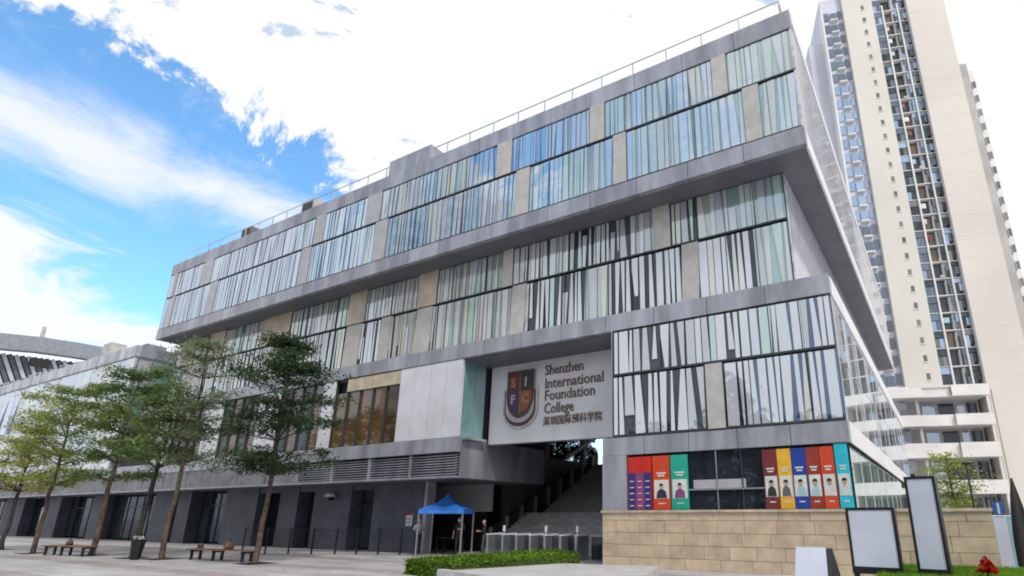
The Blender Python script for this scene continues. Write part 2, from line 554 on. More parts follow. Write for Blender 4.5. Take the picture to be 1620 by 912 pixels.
def glazing(x0, x1, yg, z0, z1, cols, paint, pane_w, strip_fn, colmat='beige', lean=0.0):
    mm = 'mullion_soft' if strip_fn is s_box else 'mullion'; mw = .012 if strip_fn is s_box else .018
    for c0, c1 in cols:
        b = MB()
        b.hexa([(c0, yg - .10, z0), (c1, yg - .10, z0), (c1, yg + .1, z0), (c0, yg + .1, z0)],
               [(c0 + lean, yg - .10, z1), (c1 + lean, yg - .10, z1), (c1 + lean, yg + .1, z1), (c0 + lean, yg + .1, z1)])
        b.build('column_panel', colmat if not callable(colmat) else colmat((c0 + c1) / 2), B)
    for a, b_ in cols_spans(x0, x1, cols):
        n = max(1, round((b_ - a) / pane_w)); s = (b_ - a) / n
        for i in range(n):
            xa, xb = a + i * s, a + (i + 1) * s
            ub('window_pane', paint((xa + xb) / 2), B, xa + .015, xb - .015, yg, yg + .03, z0 + .03, z1 - .03,
               rot=(random.gauss(0, .006), 0, random.gauss(0, .009)))
            ub('mullion', mm, B, xa - mw, xa + mw, yg - .05, yg + .05, z0, z1)
        STRIPS.append((a + .04, b_ - .04, yg - .035, z0 + .05, z1 - .05, strip_fn))
    ub('transom', 'mullion', B, x0, x1, yg - .06, yg + .04, z0 - .035, z0 + .035)


# --- upper box
def p_box(x):  # blue and lavender panes by x hold the mirrored sky in their colour
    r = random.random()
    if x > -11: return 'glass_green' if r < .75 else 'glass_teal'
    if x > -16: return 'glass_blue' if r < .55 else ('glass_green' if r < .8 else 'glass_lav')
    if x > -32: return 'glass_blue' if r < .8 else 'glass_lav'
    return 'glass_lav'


def s_box(x):  # strip tints change along x to paint in the sky's reflection
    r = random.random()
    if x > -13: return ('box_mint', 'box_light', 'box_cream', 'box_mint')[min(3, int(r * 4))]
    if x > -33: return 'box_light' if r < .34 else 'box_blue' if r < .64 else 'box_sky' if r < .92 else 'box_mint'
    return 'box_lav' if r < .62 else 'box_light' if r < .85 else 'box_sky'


def s_mid(x):
    r = random.random()
    return 'frit_light' if r < .42 else 'frit_grey' if r < .62 else 'frit_cream' if r < .86 else 'frit_mint'


def s_low(x):
    r = random.random()
    return 'frit_light' if r < .72 else 'frit_grey' if r < .92 else 'frit_mint' if r < .96 else 'frit_cream'


def p_mid(x):
    r = random.random()
    if x > -5.2: return 'glass_teal' if r < .6 else 'glass_dark'
    return 'glass_dark' if r < .62 else 'glass_green' if r < .86 else 'glass_teal' if r < .93 else 'glass_blue'


def p_mid_top(x):
    r = random.random()
    if x > -5.2: return 'glass_teal' if r < .5 else 'glass_green'
    return 'glass_dark' if r < .3 else 'glass_green' if r < .85 else 'glass_teal'


def p_low(x):
    return 'glass_dark' if x < -5.2 or random.random() < .25 else 'glass_deep'


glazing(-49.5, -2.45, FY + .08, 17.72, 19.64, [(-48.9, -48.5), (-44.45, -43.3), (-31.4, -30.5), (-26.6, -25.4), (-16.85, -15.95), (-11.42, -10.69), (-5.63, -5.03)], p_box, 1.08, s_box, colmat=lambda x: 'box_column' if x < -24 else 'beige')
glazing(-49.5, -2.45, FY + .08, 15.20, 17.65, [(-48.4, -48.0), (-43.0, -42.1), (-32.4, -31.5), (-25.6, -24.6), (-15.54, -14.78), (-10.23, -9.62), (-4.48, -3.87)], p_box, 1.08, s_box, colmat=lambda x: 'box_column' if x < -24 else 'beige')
# --- middle storey
glazing(-49.1, -3.62, 20.32, 12.46, 14.44, [(-48.3, -46.5), (-44.6, -42.6), (-37.9, -34.8), (-29.0, -27.5), (-23.2, -21.8), (-17.3, -16.7), (-9.12, -8.33)], p_mid_top, 1.12, s_mid,
        colmat=lambda x: 'tan' if x < -20 else 'beige')
glazing(-49.1, -3.62, 20.32, 9.88, 12.38, [(-47.3, -45.2), (-36.5, -34.6), (-29.0, -27.7), (-26.0, -25.2), (-23.2, -22.05), (-16.7, -15.9), (-7.93, -7.22)], p_mid, 1.12, s_mid,
        colmat='beige', lean=.08)
# --- lower right storey
glazing(-11.0, -2.45, 20.05, 7.20, 9.06, [], p_low, 1.07, s_low)
glazing(-11.0, -2.45, 20.05, 4.74, 7.14, [(-7.06, -6.42)], p_low, 1.07, s_low)
part('storey_end', 'cladding', B, -11.06, -11.0, 20.0, 22.4, 4.7, 9.1)


# strips: slivers of fritted glass, wider or narrower towards one end
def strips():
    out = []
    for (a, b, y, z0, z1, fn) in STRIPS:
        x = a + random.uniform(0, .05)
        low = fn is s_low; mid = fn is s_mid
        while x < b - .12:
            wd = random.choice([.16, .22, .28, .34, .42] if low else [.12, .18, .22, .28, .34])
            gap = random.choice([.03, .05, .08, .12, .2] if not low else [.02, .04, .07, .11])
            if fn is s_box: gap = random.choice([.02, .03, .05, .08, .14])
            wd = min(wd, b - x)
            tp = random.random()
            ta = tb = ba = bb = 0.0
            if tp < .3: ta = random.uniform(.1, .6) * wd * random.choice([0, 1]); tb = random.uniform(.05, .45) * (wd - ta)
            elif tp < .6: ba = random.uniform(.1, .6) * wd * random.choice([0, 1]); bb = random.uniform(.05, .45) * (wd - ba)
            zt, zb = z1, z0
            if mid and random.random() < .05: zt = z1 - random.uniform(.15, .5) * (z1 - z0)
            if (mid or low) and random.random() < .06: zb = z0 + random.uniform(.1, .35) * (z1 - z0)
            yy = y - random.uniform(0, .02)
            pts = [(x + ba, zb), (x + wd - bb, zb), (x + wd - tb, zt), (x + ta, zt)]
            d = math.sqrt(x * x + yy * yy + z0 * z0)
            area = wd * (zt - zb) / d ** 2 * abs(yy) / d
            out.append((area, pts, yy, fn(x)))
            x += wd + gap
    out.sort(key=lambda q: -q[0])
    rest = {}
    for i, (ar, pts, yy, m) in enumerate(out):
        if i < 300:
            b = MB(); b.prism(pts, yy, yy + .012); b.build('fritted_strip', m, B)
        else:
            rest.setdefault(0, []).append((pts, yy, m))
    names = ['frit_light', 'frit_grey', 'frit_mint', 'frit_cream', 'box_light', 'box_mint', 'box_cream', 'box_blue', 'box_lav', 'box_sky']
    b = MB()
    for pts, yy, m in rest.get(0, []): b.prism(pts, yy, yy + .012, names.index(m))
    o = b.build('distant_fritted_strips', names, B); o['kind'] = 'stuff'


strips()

# --- long right-hand side, facing +x
ys = [18.8 + (56.8 - 18.8) * i / 26 for i in range(27)]
for i in range(26):
    y0, y1 = ys[i], ys[i + 1]
    ub('side_pane', 'printed_side_glass', B, -2.50, -2.42, y0 + .02, y1 - .02, 17.75, 20.0, rot=(0, random.gauss(0, .0005), random.gauss(0, .0006)))
    ub('side_pane', 'printed_side_glass', B, -2.50, -2.42, y0 + .02, y1 - .02, 15.14, 17.70, rot=(0, random.gauss(0, .0005), random.gauss(0, .0006)))
part('side_fascia', 'white_metal', B, -2.46, -2.385, 19.06, 57, 14.42, 15.12)
part('side_fascia', 'white_metal', B, -2.46, -2.385, 19.06, 57, 20.02, 20.52)
part('side_mullion', 'mullion', B, -2.52, -2.46, 18.95, 57, 15.1, 20.1)
for i in range(24):
    y0 = 20.35 + i * 1.5
    ub('side_pane', 'printed_side_glass', B, -3.60, -3.54, y0 + .015, y0 + 1.485, 9.9, 14.42)
for i in range(24):
    y0 = 20.32 + i * 1.5
    ub('side_pane', 'glass_side' if i % 3 else 'printed_side_glass', B, -2.52, -2.44, y0 + .02, y0 + 1.48, 6.95, 9.1, rot=(0, 0, random.gauss(0, .0004)))
    ub('side_pane', 'glass_side' if (i + 1) % 4 else 'printed_side_glass', B, -2.52, -2.44, y0 + .02, y0 + 1.48, 4.72, 6.9, rot=(0, 0, random.gauss(0, .0004)))
    if i < 16:
        ub('side_pane', 'glass_low', B, -2.60, -2.54, y0 + .02, y0 + 1.48, 0.1, 4.0, rot=(0, 0, random.gauss(0, .0004)))
        if i % 2 == 0: ub('side_mullion', 'white_metal', B, -2.56, -2.53, y0 - .02, y0 + .02, 0.1, 4.0)
    if i % 2 == 0: ub('side_mullion', 'white_metal', B, -2.46, -2.43, y0 - .02, y0 + .02, 4.7, 9.1)
part('side_fascia', 'white_metal', B, -2.44, -2.385, 20.31, 57, 4.0, 4.70)
part('side_fascia', 'white_metal', B, -2.50, -2.385, 20.31, 57, 9.11, 9.83)
part('terrace_floor', 'cladding', B, -3.54, -2.5, 20.31, 57, 9.7, 9.82)

# --- window behind the posters
for i, xa in enumerate([-10.4, -9.3, -8.3, -6.9, -6.0, -5.1, -4.2, -3.35]):
    xb = [-9.32, -8.32, -6.92, -6.02, -5.12, -4.22, -3.37, -2.45][i]
    ub('window_pane', 'glass_black', B, xa, xb - .02, 20.16, 20.19, 1.95, 3.98)
part('window_mullion', 'steel', B, -6.93, -6.89, 20.10, 20.2, 1.95, 3.98)
part('window_mullion', 'mullion', B, -6.02, -5.98, 20.10, 20.2, 1.95, 3.98)
part('window_rail', 'steel', B, -8.0, -5.2, 20.06, 20.13, 2.62, 2.67)
part('ceiling_strip', 'pale_wall', B, -7.8, -5.9, 20.13, 20.158, 2.68, 2.98)

# --- podium: windows and white panels left of the entrance
px_ = [-19.32, -20.4, -21.48, -22.56, -23.64]
for i in range(4):
    b = MB(); a, c = px_[i + 1], px_[i]; sl_ = .05
    b.hexa([(a + .01, 20.04, 5.32), (c - .02, 20.04, 5.32), (c - .02, 20.2, 5.32), (a + .01, 20.2, 5.32)],
           [(a + .01 + (sl_ if i < 3 else 0), 20.04, 9.08), (c - .02 + (sl_ if i else 0), 20.04, 9.08), (c - .02 + (sl_ if i else 0), 20.2, 9.08), (a + .01 + (sl_ if i < 3 else 0), 20.2, 9.08)])
    b.build('white_wall_panel', 'white_panel', B)
ub('corner_pane', 'glass_teal', B, -19.40, -19.34, 20.22, 21.0, 5.32, 9.05)
ub('corner_pane', 'glass_teal', B, -19.40, -19.34, 21.02, 21.75, 5.32, 9.05)
ub('window_head', 'stone_cap', B, -27.9, -23.66, 20.05, 20.2, 8.35, 9.05)
x = -23.68
i = 0
while x > -48.5:
    wd = 1.05
    if -27.9 < x:
        ub('window_pane', 'glass_brown', B, x - wd + .02, x - .02, 20.2, 20.24, 5.32, 8.33)
    elif int(i / 2) % 3 == 2:
        ub('white_wall_panel', 'white_panel', B, x - wd + .01, x - .01, 20.05, 20.2, 5.32, 9.06)
    else:
        ub('window_pane', 'glass_dark' if i % 2 else 'glass_brown', B, x - wd + .02, x - .02, 20.2, 20.24, 5.32, 9.05)
    ub('mullion', 'mullion', B, x - .025, x + .025, 20.1, 20.26, 5.31, 9.05)
    x -= wd; i += 1

# louvre band under the podium
part('louvre_backing', 'core', B, -94, -19.35, 20.42, 20.48, 3.5, 4.6)
xs = -19.42; k = 0
while xs > -50:
    xe = xs - 2.9
    if k < 4:
        for j in range(8):
            z = 3.60 + j * .122
            b = MB()
            b.hexa([(xe, 20.12, z), (xs, 20.12, z), (xs, 20.30, z + .05), (xe, 20.30, z + .05)],
                   [(xe, 20.12, z + .03), (xs, 20.12, z + .05), (xs, 20.30, z + .10), (xe, 20.30, z + .10)])
            b.build('louvre_slat', 'cladding', B)
        ub('louvre_post', 'cladding', B, xe - .08, xe - .01, 20.05, 20.32, 3.52, 4.6)
    else:
        ub('band_panel', 'band_grey', B, xe + .02, xs - .02, 20.03, 20.3, 3.55, 4.6)
    xs = xe - .09; k += 1
while xs > -94:
    ub('band_panel', 'band_grey', B, xs - 2.9, xs - .03, 20.03, 20.3, 3.55, 4.6); xs -= 2.93
part('band_edge', 'cladding', B, -94, -19.3, 19.98, 20.34, 3.44, 3.54)
part('band_edge', 'cladding', B, -19.40, -19.3, 20.34, 27, 3.45, 5.30)
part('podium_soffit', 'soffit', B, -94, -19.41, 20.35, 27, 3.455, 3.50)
part('podium_core', 'core', B, -94, -19.42, 20.5, 27, 3.51, 5.3)
part('terrace_ledge', 'cladding', B, -19.3, -19.0, 20.3, 21.7, 5.2, 5.31)
part('passage_wall', 'soffit', B, -22.3, -21.9, 27.05, 30, 0, 8.9)
part('passage_wall', 'soffit', B, -22.3, -21.9, 30.01, 46, 0, 5.4)
part('terrace_floor', 'concrete', B, -60, -22.31, 30.01, 60, 3.5, 5.2)
for yc in (33.5, 38.5): part('terrace_column', 'pale_wall', B, -24.2, -23.8, yc, yc + .4, 5.21, 9.0)
part('passage_wall', 'core', B, -11.4, -11.12, 22.6, 45, 0, 8.9)

# --- ground floor
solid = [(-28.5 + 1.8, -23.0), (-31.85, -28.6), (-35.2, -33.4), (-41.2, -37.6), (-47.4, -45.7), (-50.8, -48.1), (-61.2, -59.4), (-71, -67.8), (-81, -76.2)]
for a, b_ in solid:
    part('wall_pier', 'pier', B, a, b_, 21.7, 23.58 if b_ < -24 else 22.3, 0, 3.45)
gaps = [(-28.6, -26.7), (-33.4, -31.85), (-37.6, -35.2), (-45.7, -41.2), (-48.1, -47.4), (-59.4, -50.8), (-67.8, -61.2), (-76.2, -71), (-92, -81)]
for gi, (a, b_) in enumerate(gaps):
    n = max(1, round((b_ - a) / 1.25)); s = (b_ - a) / n
    if gi < 3:
        part('door_head', 'pier', B, a, b_, 21.75, 22.1, 3.15, 3.44)
    for i in range(n):
        ub('shop_pane', 'glass_black' if (i + gi) % 3 else 'glass_dark', B, a + i * s + .03, a + (i + 1) * s - .03, 22.55, 22.6, .12, 3.4)
        ub('shop_mullion', 'dark_metal', B, a + i * s - .03, a + i * s + .03, 22.5, 22.62, 0, 3.44)
    ub('shop_transom', 'dark_metal', B, a, b_, 22.49, 22.56, 2.45, 2.53)
part('back_wall', 'pale_wall', B, -27.0, -21.35, 25.0, 25.2, 2.0, 3.44)
part('lit_pier_end', 'pale_wall', B, -22.98, -22.75, 21.75, 22.3, 0, 3.44)  # pale strip paints the light falling on the dark pier's end
part('passage_door', 'black', B, -27, -21.6, 25.05, 25.15, 0, 1.99)
part('passage_door', 'black', B, -26.6, -26.4, 23.6, 25.0, 0, 3.4)

# --- the wide stair
steps = []
z = 0.0; y = 24.2
for i in range(32):
    z1 = z + .163
    d = .31 if i != 11 else 1.8
    ub('stair_step', 'step', B, -21.0, -11.42, y, y + d + .02, 0 if i == 0 else z - .02, z1)
    y += d; z = z1
part('landing', 'step', B, -21.0, -11.42, y, 46, 4.9, z)
ztop, ytop = z, y
part('stair_body', 'core', B, -20.95, -11.45, 36.5, 46, 0, 4.88)
bal = MB()
bal.hexa([(-21.2, 24.2, 0), (-21.05, 24.2, 0), (-21.05, 36, 5.2), (-21.2, 36, 5.2)], [(-21.2, 24.2, .9), (-21.05, 24.2, .9), (-21.05, 36, 6.1), (-21.2, 36, 6.1)])
bal.build('stair_balustrade', 'black', B)
for i in range(9):
    yy = 24.6 + i * 1.3
    zz = (yy - 24.2) / 11.8 * 5.2
    ub('balustrade_post', 'steel', B, -21.04, -20.9, yy, yy + .14, zz, zz + 1.05)
# daylight end of the passage: escalator rail
ra = atX(896, 728, -21.7); rb = atX(944, 694, -21.7)
b = MB(); b.hexa([(-21.8, ra.y, ra.z), (-21.6, ra.y, ra.z), (-21.6, rb.y, rb.z), (-21.8, rb.y, rb.z)], [(-21.8, ra.y, ra.z + .28), (-21.6, ra.y, ra.z + .28), (-21.6, rb.y, rb.z + .28), (-21.8, rb.y, rb.z + .28)])
b.build('escalator_rail', 'white_metal', B)

# --- roof: railing, raised parapet
rail = MB(); rail.box(-49.3, -25.3, 19.18, 19.22, 21.50, 21.54); rail.box(-21.9, -2.8, 19.18, 19.22, 21.50, 21.54); rail.box(-2.84, -2.8, 19.2, 50, 21.50, 21.54)
rl = rail.build('roof_railing', 'steel', B)
x = -2.82
while x > -49.3:
    if not (-25.3 < x < -21.9):
        ub('railing_post', 'steel', rl, x - .022, x + .022, 19.18, 19.22, 20.5, 21.5)
    x -= 1.64
ub('railing_brace', 'steel', rl, -2.84, -2.80, 19.3, 19.34, 20.5, 21.75)
part('raised_parapet', 'cladding', B, -25.25, -21.9, 18.95, 22, 20.53, 21.62)
for (a, b_, z1, m) in [(-52.0 + 4, -45.4, 21.9, 'parapet'), (-43.2, -42.0, 22.6, 'soffit'), (-41.6, -36.4, 21.8, 'parapet'), (-35.8, -34.4, 22.7, 'parapet'), (-34.0, -32.8, 21.9, 'soffit')]:
    b = MB(); b.box(a, b_, 20.2, 21.6, 20.52, z1); b.box(a + .15, b_ - .15, 20.15, 20.19, 20.7, z1 - .2, 1)
    b.build('roof_unit', [m, 'cladding_joint'], B)

# ---------------------------------------------------------------- sign over the entrance
S = thing('entrance_sign', 'white hanging sign board with a shield crest and the college name over the stair', 'sign', (-15.3, 22.0, 5.1))
b = MB(); b.hexa([(-19.15, 22.0, 5.12), (-11.1, 22.0, 5.02), (-11.1, 22.4, 5.02), (-19.15, 22.4, 5.12)], [(-19.15, 22.0, 9.0), (-11.1, 22.0, 9.0), (-11.1, 22.4, 9.0), (-19.15, 22.4, 9.0)])
b.build('board', 'white_panel', S)


def text(body, x, z, size, m, parent, y, width=None, ext=.03, rx=math.pi / 2, name='lettering', bold=0.0, world=True):
    cu = bpy.data.curves.new('txt', 'FONT'); cu.body = body; cu.size = size; cu.extrude = ext; cu.resolution_u = 2
    cu.offset = bold
    ob = bpy.data.objects.new('txt', cu); C.objects.link(ob)
    dg = bpy.context.evaluated_depsgraph_get()
    me = bpy.data.meshes.new_from_object(ob.evaluated_get(dg))
    bpy.data.objects.remove(ob)
    me.materials.clear(); me.materials.append(M[m])
    o = bpy.data.objects.new(name, me); C.objects.link(o)
    o.rotation_euler = (rx, 0, 0)
    o.location = Vector((x, y, z)) - (base(parent) if world else Vector((0, 0, 0)))
    if width:
        mxx = max(v.co.x for v in me.vertices); mnx = min(v.co.x for v in me.vertices)
        s = width / (mxx - mnx)
        for v in me.vertices: v.co.x *= s
    o.parent = parent
    return o


for i, (tx, wd, z_) in enumerate([('Shenzhen', 2.15, 8.22), ('International', 3.2, 7.56), ('Foundation', 2.75, 6.98), ('College', 1.65, 6.36)]):
    text(tx, -15.82, z_, .70, 'letter_brown', S, 21.975, wd, .02, bold=.006)
text('深圳国际预科学院', -15.86, 5.83, .46, 'letter_brown', S, 21.975, 3.2, .02, bold=.002)


def arc_shield(cx, zt, w_, h_, n=10):
    """shield outline, counter-clockwise seen from the front"""
    pts = [(cx + w_ / 2, zt), (cx - w_ / 2, zt)]
    for i in range(n + 1):
        t_ = i / n
        pts.append((cx - w_ / 2 * math.cos(t_ * math.pi / 2), zt - h_ * .55 - h_ * .45 * math.sin(t_ * math.pi / 2)))
    for i in range(1, n + 1):
        t_ = 1 - i / n
        pts.append((cx + w_ / 2 * math.cos(t_ * math.pi / 2), zt - h_ * .55 - h_ * .45 * math.sin(t_ * math.pi / 2)))
    return pts[::1]


cr = MB(); cr.prism([(p[0], p[1]) for p in reversed(arc_shield(-17.22, 7.75, 2.1, 2.0))], 21.93, 21.99, 0)
crest = cr.build('crest_scroll', 'parapet', S)
cr = MB(); cr.prism(list(reversed(arc_shield(-17.22, 7.62, 1.86, 1.74))), 21.90, 21.928); cr.build('crest_scroll_ring', 'sign_brown', crest)
cr = MB(); cr.prism(list(reversed(arc_shield(-17.22, 7.62, 1.70, 1.58))), 21.885, 21.90); cr.build('crest_scroll_band', 'crest_pale', crest)
cr = MB(); cr.prism(list(reversed(arc_shield(-17.2, 8.60, 1.62, 2.34))), 21.86, 21.884); sh_ = cr.build('crest_shield', 'sign_brown', S)


def quarter(x0, x1, z0, z1, m, lower=None):
    q = MB()
    if lower is None: pts = [(x0, z0), (x1, z0), (x1, z1), (x0, z1)]
    elif lower == 'l': pts = [(x1, z0), (x1, z1), (x0, z1), (x0, z0 + .62), (x0 + .12, z0 + .32), (x0 + .36, z0 + .1)]
    else: pts = [(x0, z0), (x1 - .36, z0 + .1), (x1 - .12, z0 + .32), (x1, z0 + .62), (x1, z1), (x0, z1)]
    q.prism(pts, 21.84, 21.858); return q.build('crest_quarter', m, sh_)


quarter(-17.9, -17.22, 7.62, 8.45, 'crest_red'); quarter(-17.17, -16.48, 7.62, 8.45, 'ink')
quarter(-17.9, -17.22, 6.5, 7.56, 'crest_purple', 'l'); quarter(-17.17, -16.48, 6.5, 7.56, 'crest_orange', 'r')
for ch, x, z_, m in [('S', -17.75, 7.8, 'crest_gold'), ('I', -16.92, 7.8, 'crest_pale'), ('F', -17.74, 6.98, 'crest_pale'), ('C', -17.05, 6.98, 'crest_gold')]:
    text(ch, x, z_, .62, m, sh_, 21.83, None, .01, name='crest_letter', bold=.02)
part('crest_divider', 'crest_gold', sh_, -17.215, -17.175, 21.845, 21.858, 6.5, 8.45)

# ---------------------------------------------------------------- posters on the lower window
PX9 = [(993.7, 1031), (1032.8, 1059.8), (1061.5, 1089), (1208.5, 1231.5), (1232, 1254), (1254.5, 1278), (1278.5, 1300), (1301, 1323), (1325, 1346.6)]
PST = [('red', 'red poster with dark blue and violet banners below, leftmost on the lower window', None),
       ('orange', 'narrow orange poster with a dark-clothed portrait, left of the jade green one', 'ink'),
       ('jade', 'jade green poster with a portrait card on the lower window', 'violet'),
       ('maroon', 'dark maroon poster between the bare window and the yellow poster', 'ink'),
       ('yellow', 'yellow poster with a portrait card on the lower window', 'canopy_dark'),
       ('royal', 'royal blue poster with a portrait card on the lower window', 'ice'),
       ('brick', 'brick red poster between the blue poster and the bright orange-red one', 'ice'),
       ('orange', 'bright orange-red poster next to the cyan one', 'cloth_white'),
       ('cyan', 'bright cyan poster at the right end of the lower window', 'cloth_white')]
PST = [(atY(PX9[i][0], 759, 20.04).x, atY(PX9[i][1], 759, 20.04).x) + PST[i] for i in range(9)]
for (x0, x1, m, lab, per) in PST:
    p = thing('poster', lab, 'poster', ((x0 + x1) / 2, 20.05, 1.96), group='coloured posters on the lower window')
    part('sheet', m, p, x0, x1, 20.04, 20.06, 1.97, 3.90 if x1 < -2.9 else 3.97)
    w_ = x1 - x0; cx = (x0 + x1) / 2
    if per is None:
        for a, c_ in ((x0 + .03, 'navy'), (x0 + .36, 'violet'), (x0 + .68, 'navy')):
            part('banner', c_, p, a, a + .28, 20.025, 20.038, 1.99, 3.30)
            for k in range(5):
                part('text_line', 'card', p, a + .05, a + .22, 20.018, 20.024, 2.1 + k * .22, 2.1 + k * .22 + .03)
        continue
    for k in range(2):
        part('text_line', 'card', p, cx - w_ * (.28 - .08 * k), cx + w_ * (.28 - .08 * k), 20.03, 20.038, 3.24 - k * .09, 3.29 - k * .09)
    part('text_line', 'card', p, cx - w_ * .2, cx + w_ * .2, 20.03, 20.038, 2.17, 2.205)
    z0, z1 = 2.35, 3.02
    cw = w_ * .42
    cdp = part('photo_card', 'card', p, cx - cw, cx + cw, 20.028, 20.038, z0, z1)
    q = MB(); pts = [(cx - cw * .75, z0 + .02), (cx + cw * .75, z0 + .02), (cx + cw * .6, z0 + .25), (cx + cw * .2, z0 + .34), (cx - cw * .2, z0 + .34), (cx - cw * .6, z0 + .25)]
    q.prism(pts, 20.02, 20.026); q.build('printed_shoulders', per, cdp)
    q = MB(); q.prism([(cx + .07 * math.cos(t), z0 + .42 + .10 * math.sin(t)) for t in [k * math.pi / 5 for k in range(10)]], 20.02, 20.026)
    q.build('printed_face', 'skin', cdp)
    q = MB(); q.prism([(cx + .08 * math.cos(t), z0 + .46 + .09 * math.sin(t)) for t in [k * math.pi / 6 for k in range(7)]], 20.014, 20.019)
    q.build('printed_hair', 'hair', cdp)

# ---------------------------------------------------------------- stone wall
Wl = thing('stone_wall', 'low sandstone block wall with a flat coping in front of the poster window', 'wall', (-5, 19.7, 0))
part('wall_fill', 'mortar', Wl, -11.22, .93, 19.62, 19.88, -.1, 1.78)
rowh = [0.0, .36, .78, 1.19, 1.60, 1.86]
for r in range(5):
    z0, z1 = rowh[r], rowh[r + 1]
    x = -11.25; first = True
    while x < .95:
        wd = random.uniform(.85, 1.25) if not first else (.6 if r % 2 else 1.15)
        first = False
        x1 = min(x + wd, .96)
        if .96 - x1 < .3: x1 = .96
        dz = random.uniform(-.012, .006)
        ub('stone_block', 'stone' if random.random() < .65 else 'stone_b', Wl, x + .006, x1 - .006, 19.56 + dz, 19.9, z0 + .006, z1 - .006)
        x = x1
x = -11.3
while x < .9:
    x1 = min(x + 1.8, 1.0)
    ub('coping_stone', 'stone_cap', Wl, x + .004, x1 - .004, 19.5, 19.95, 1.862, 1.95); x = x1

# ---------------------------------------------------------------- blank light boxes
LB = [((-1.70, 16.0), 1.10, .50, 1.92, .16, 'nearly square blank white display panel in a black frame, before the stone wall', R(-6)),
      ((-.52, 16.0), .66, .50, 2.62, .22, 'tall narrow blank white display panel in a black frame, taller than its neighbour', R(-10))]
for (x, y), w_, z0, z1, dp, lab, rz in LB:
    t = thing('display_panel', lab, 'display panel', (x, y, .3), rz, group='blank display panels on the lawn')
    b = MB(); h = z1 - .3
    b.box(-w_ / 2, w_ / 2, 0, dp, .12, h); b.build('casing', 'black', t, world=False)
    b = MB(); b.box(-w_ / 2 + .06, w_ / 2 - .06, -.02, -.002, z0 - .3 + .08, h - .05); b.build('screen', 'screen_white', t, world=False)
    for sx in (-1, 1):
        b = MB(); b.box(sx * (w_ / 2 - .06) - .05, sx * (w_ / 2 - .06) + .05, .02, dp - .02, -.3, .12); b.build('foot', 'black', t, world=False)
    for a0, a1, b0, b1 in ((-w_ / 2, w_ / 2, h - .05, h + .012), (-w_ / 2, w_ / 2, .12, z0 - .3 + .08)):
        b = MB(); b.box(a0, a1, -.035, -.001, b0, b1); b.build('frame_bar', 'dark_metal', t, world=False)
    for s_ in (-1, 1):
        b = MB(); xx = s_ * (w_ / 2 - .03); b.box(xx - .03, xx + .03, -.035, -.001, z0 - .3 + .081, h - .051); b.build('frame_bar', 'dark_metal', t, world=False)
t = thing('sloping_display_panel', 'small white tilted panel on a dark wedge base, left of the square display panel', 'display panel', (-2.6, 13, 0), R(-4))
b = MB(); b.hexa([(-.42, 0, 0), (.30, 0, 0), (.50, .7, 0), (-.22, .7, 0)], [(-.36, .3, 1.09), (.26, .3, 1.09), (.34, .45, 1.09), (-.28, .45, 1.09)])
b.build('wedge_base', 'black', t, world=False)
b = MB(); b.hexa([(-.41, -.03, .02), (.29, -.03, .02), (.29, -.003, .02), (-.41, -.003, .02)], [(-.35, .27, 1.11), (.25, .27, 1.11), (.25, .297, 1.11), (-.35, .297, 1.11)])
b.build('screen', 'screen_white', t, world=False)


# ---------------------------------------------------------------- leaves, hedges, lawn
def leaf(b, p, s, flat=.5, mi=0):
    n = Vector((random.gauss(0, flat), random.gauss(0, flat), 1)).normalized()
    u = n.orthogonal().normalized(); u.rotate(Matrix.Rotation(random.uniform(0, 6.283), 3, n)); v = n.cross(u)
    a = s * random.uniform(.7, 1.3); c = a * random.uniform(.45, .7)
    b.poly([p - u * a, p + v * c, p + u * a, p - v * c], mi)


def leafbox(name, m, lab, cat, corners, z0, z1, n, s, kindstuff=False, flat=.9):
    """plan quad corners (4) filled with leaves over a dark body"""
    c = [Vector(q) for q in corners]
    root = thing(name, lab, cat, (sum(q.x for q in c) / 4, sum(q.y for q in c) / 4, 0))
    b = MB(); b.hexa([(q.x, q.y, z0) for q in c], [(q.x, q.y, z1 - .08) for q in c]); b.build('hedge_body', 'grass_base', root)
    b = MB()
    for i in range(n):
        u, v = random.random(), random.random()
        side = random.random()
        if side < .4:
            e = random.choice((0, 1)); 
            if random.random() < .6: v = e
            else: u = e
            z = random.uniform(z0, z1)
        else: z = z1 + random.gauss(-.02, .04)
        p = c[0].lerp(c[1], u).lerp(c[3].lerp(c[2], u), v)
        leaf(b, Vector((p.x, p.y, z)) + Vector((random.gauss(0, .04), random.gauss(0, .04), 0)), s, flat)
    o = b.build('foliage', m, root); o['kind'] = 'stuff'
    return root


hc = [(-15.1, 13.8, 0), (-12.75, 13.3, 0), (-11.75, 18.7, 0), (-14.0, 20.6, 0)]
leafbox('clipped_hedge', 'leaf_hedge', 'low clipped green hedge in front of the entrance gates', 'hedge', hc, 0, .45, 16000, .045)
b = MB(); b.hexa([(-12.7, 12.9, 0), (-6, 10.5, 0), (-8.0, 17.5, 0), (-11.25, 17.0, 0)], [(-12.7, 12.9, .26), (-6, 10.5, .26), (-8.0, 17.5, .26), (-11.25, 17.0, .26)])
b.hexa([(-12.78, 12.82, 0), (-5.9, 10.38, 0), (-5.9, 10.55, 0), (-12.6, 12.95, 0)], [(-12.78, 12.82, .31), (-5.9, 10.38, .31), (-5.9, 10.55, .31), (-12.6, 12.95, .31)])
structure('raised_pavement', b, 'concrete')
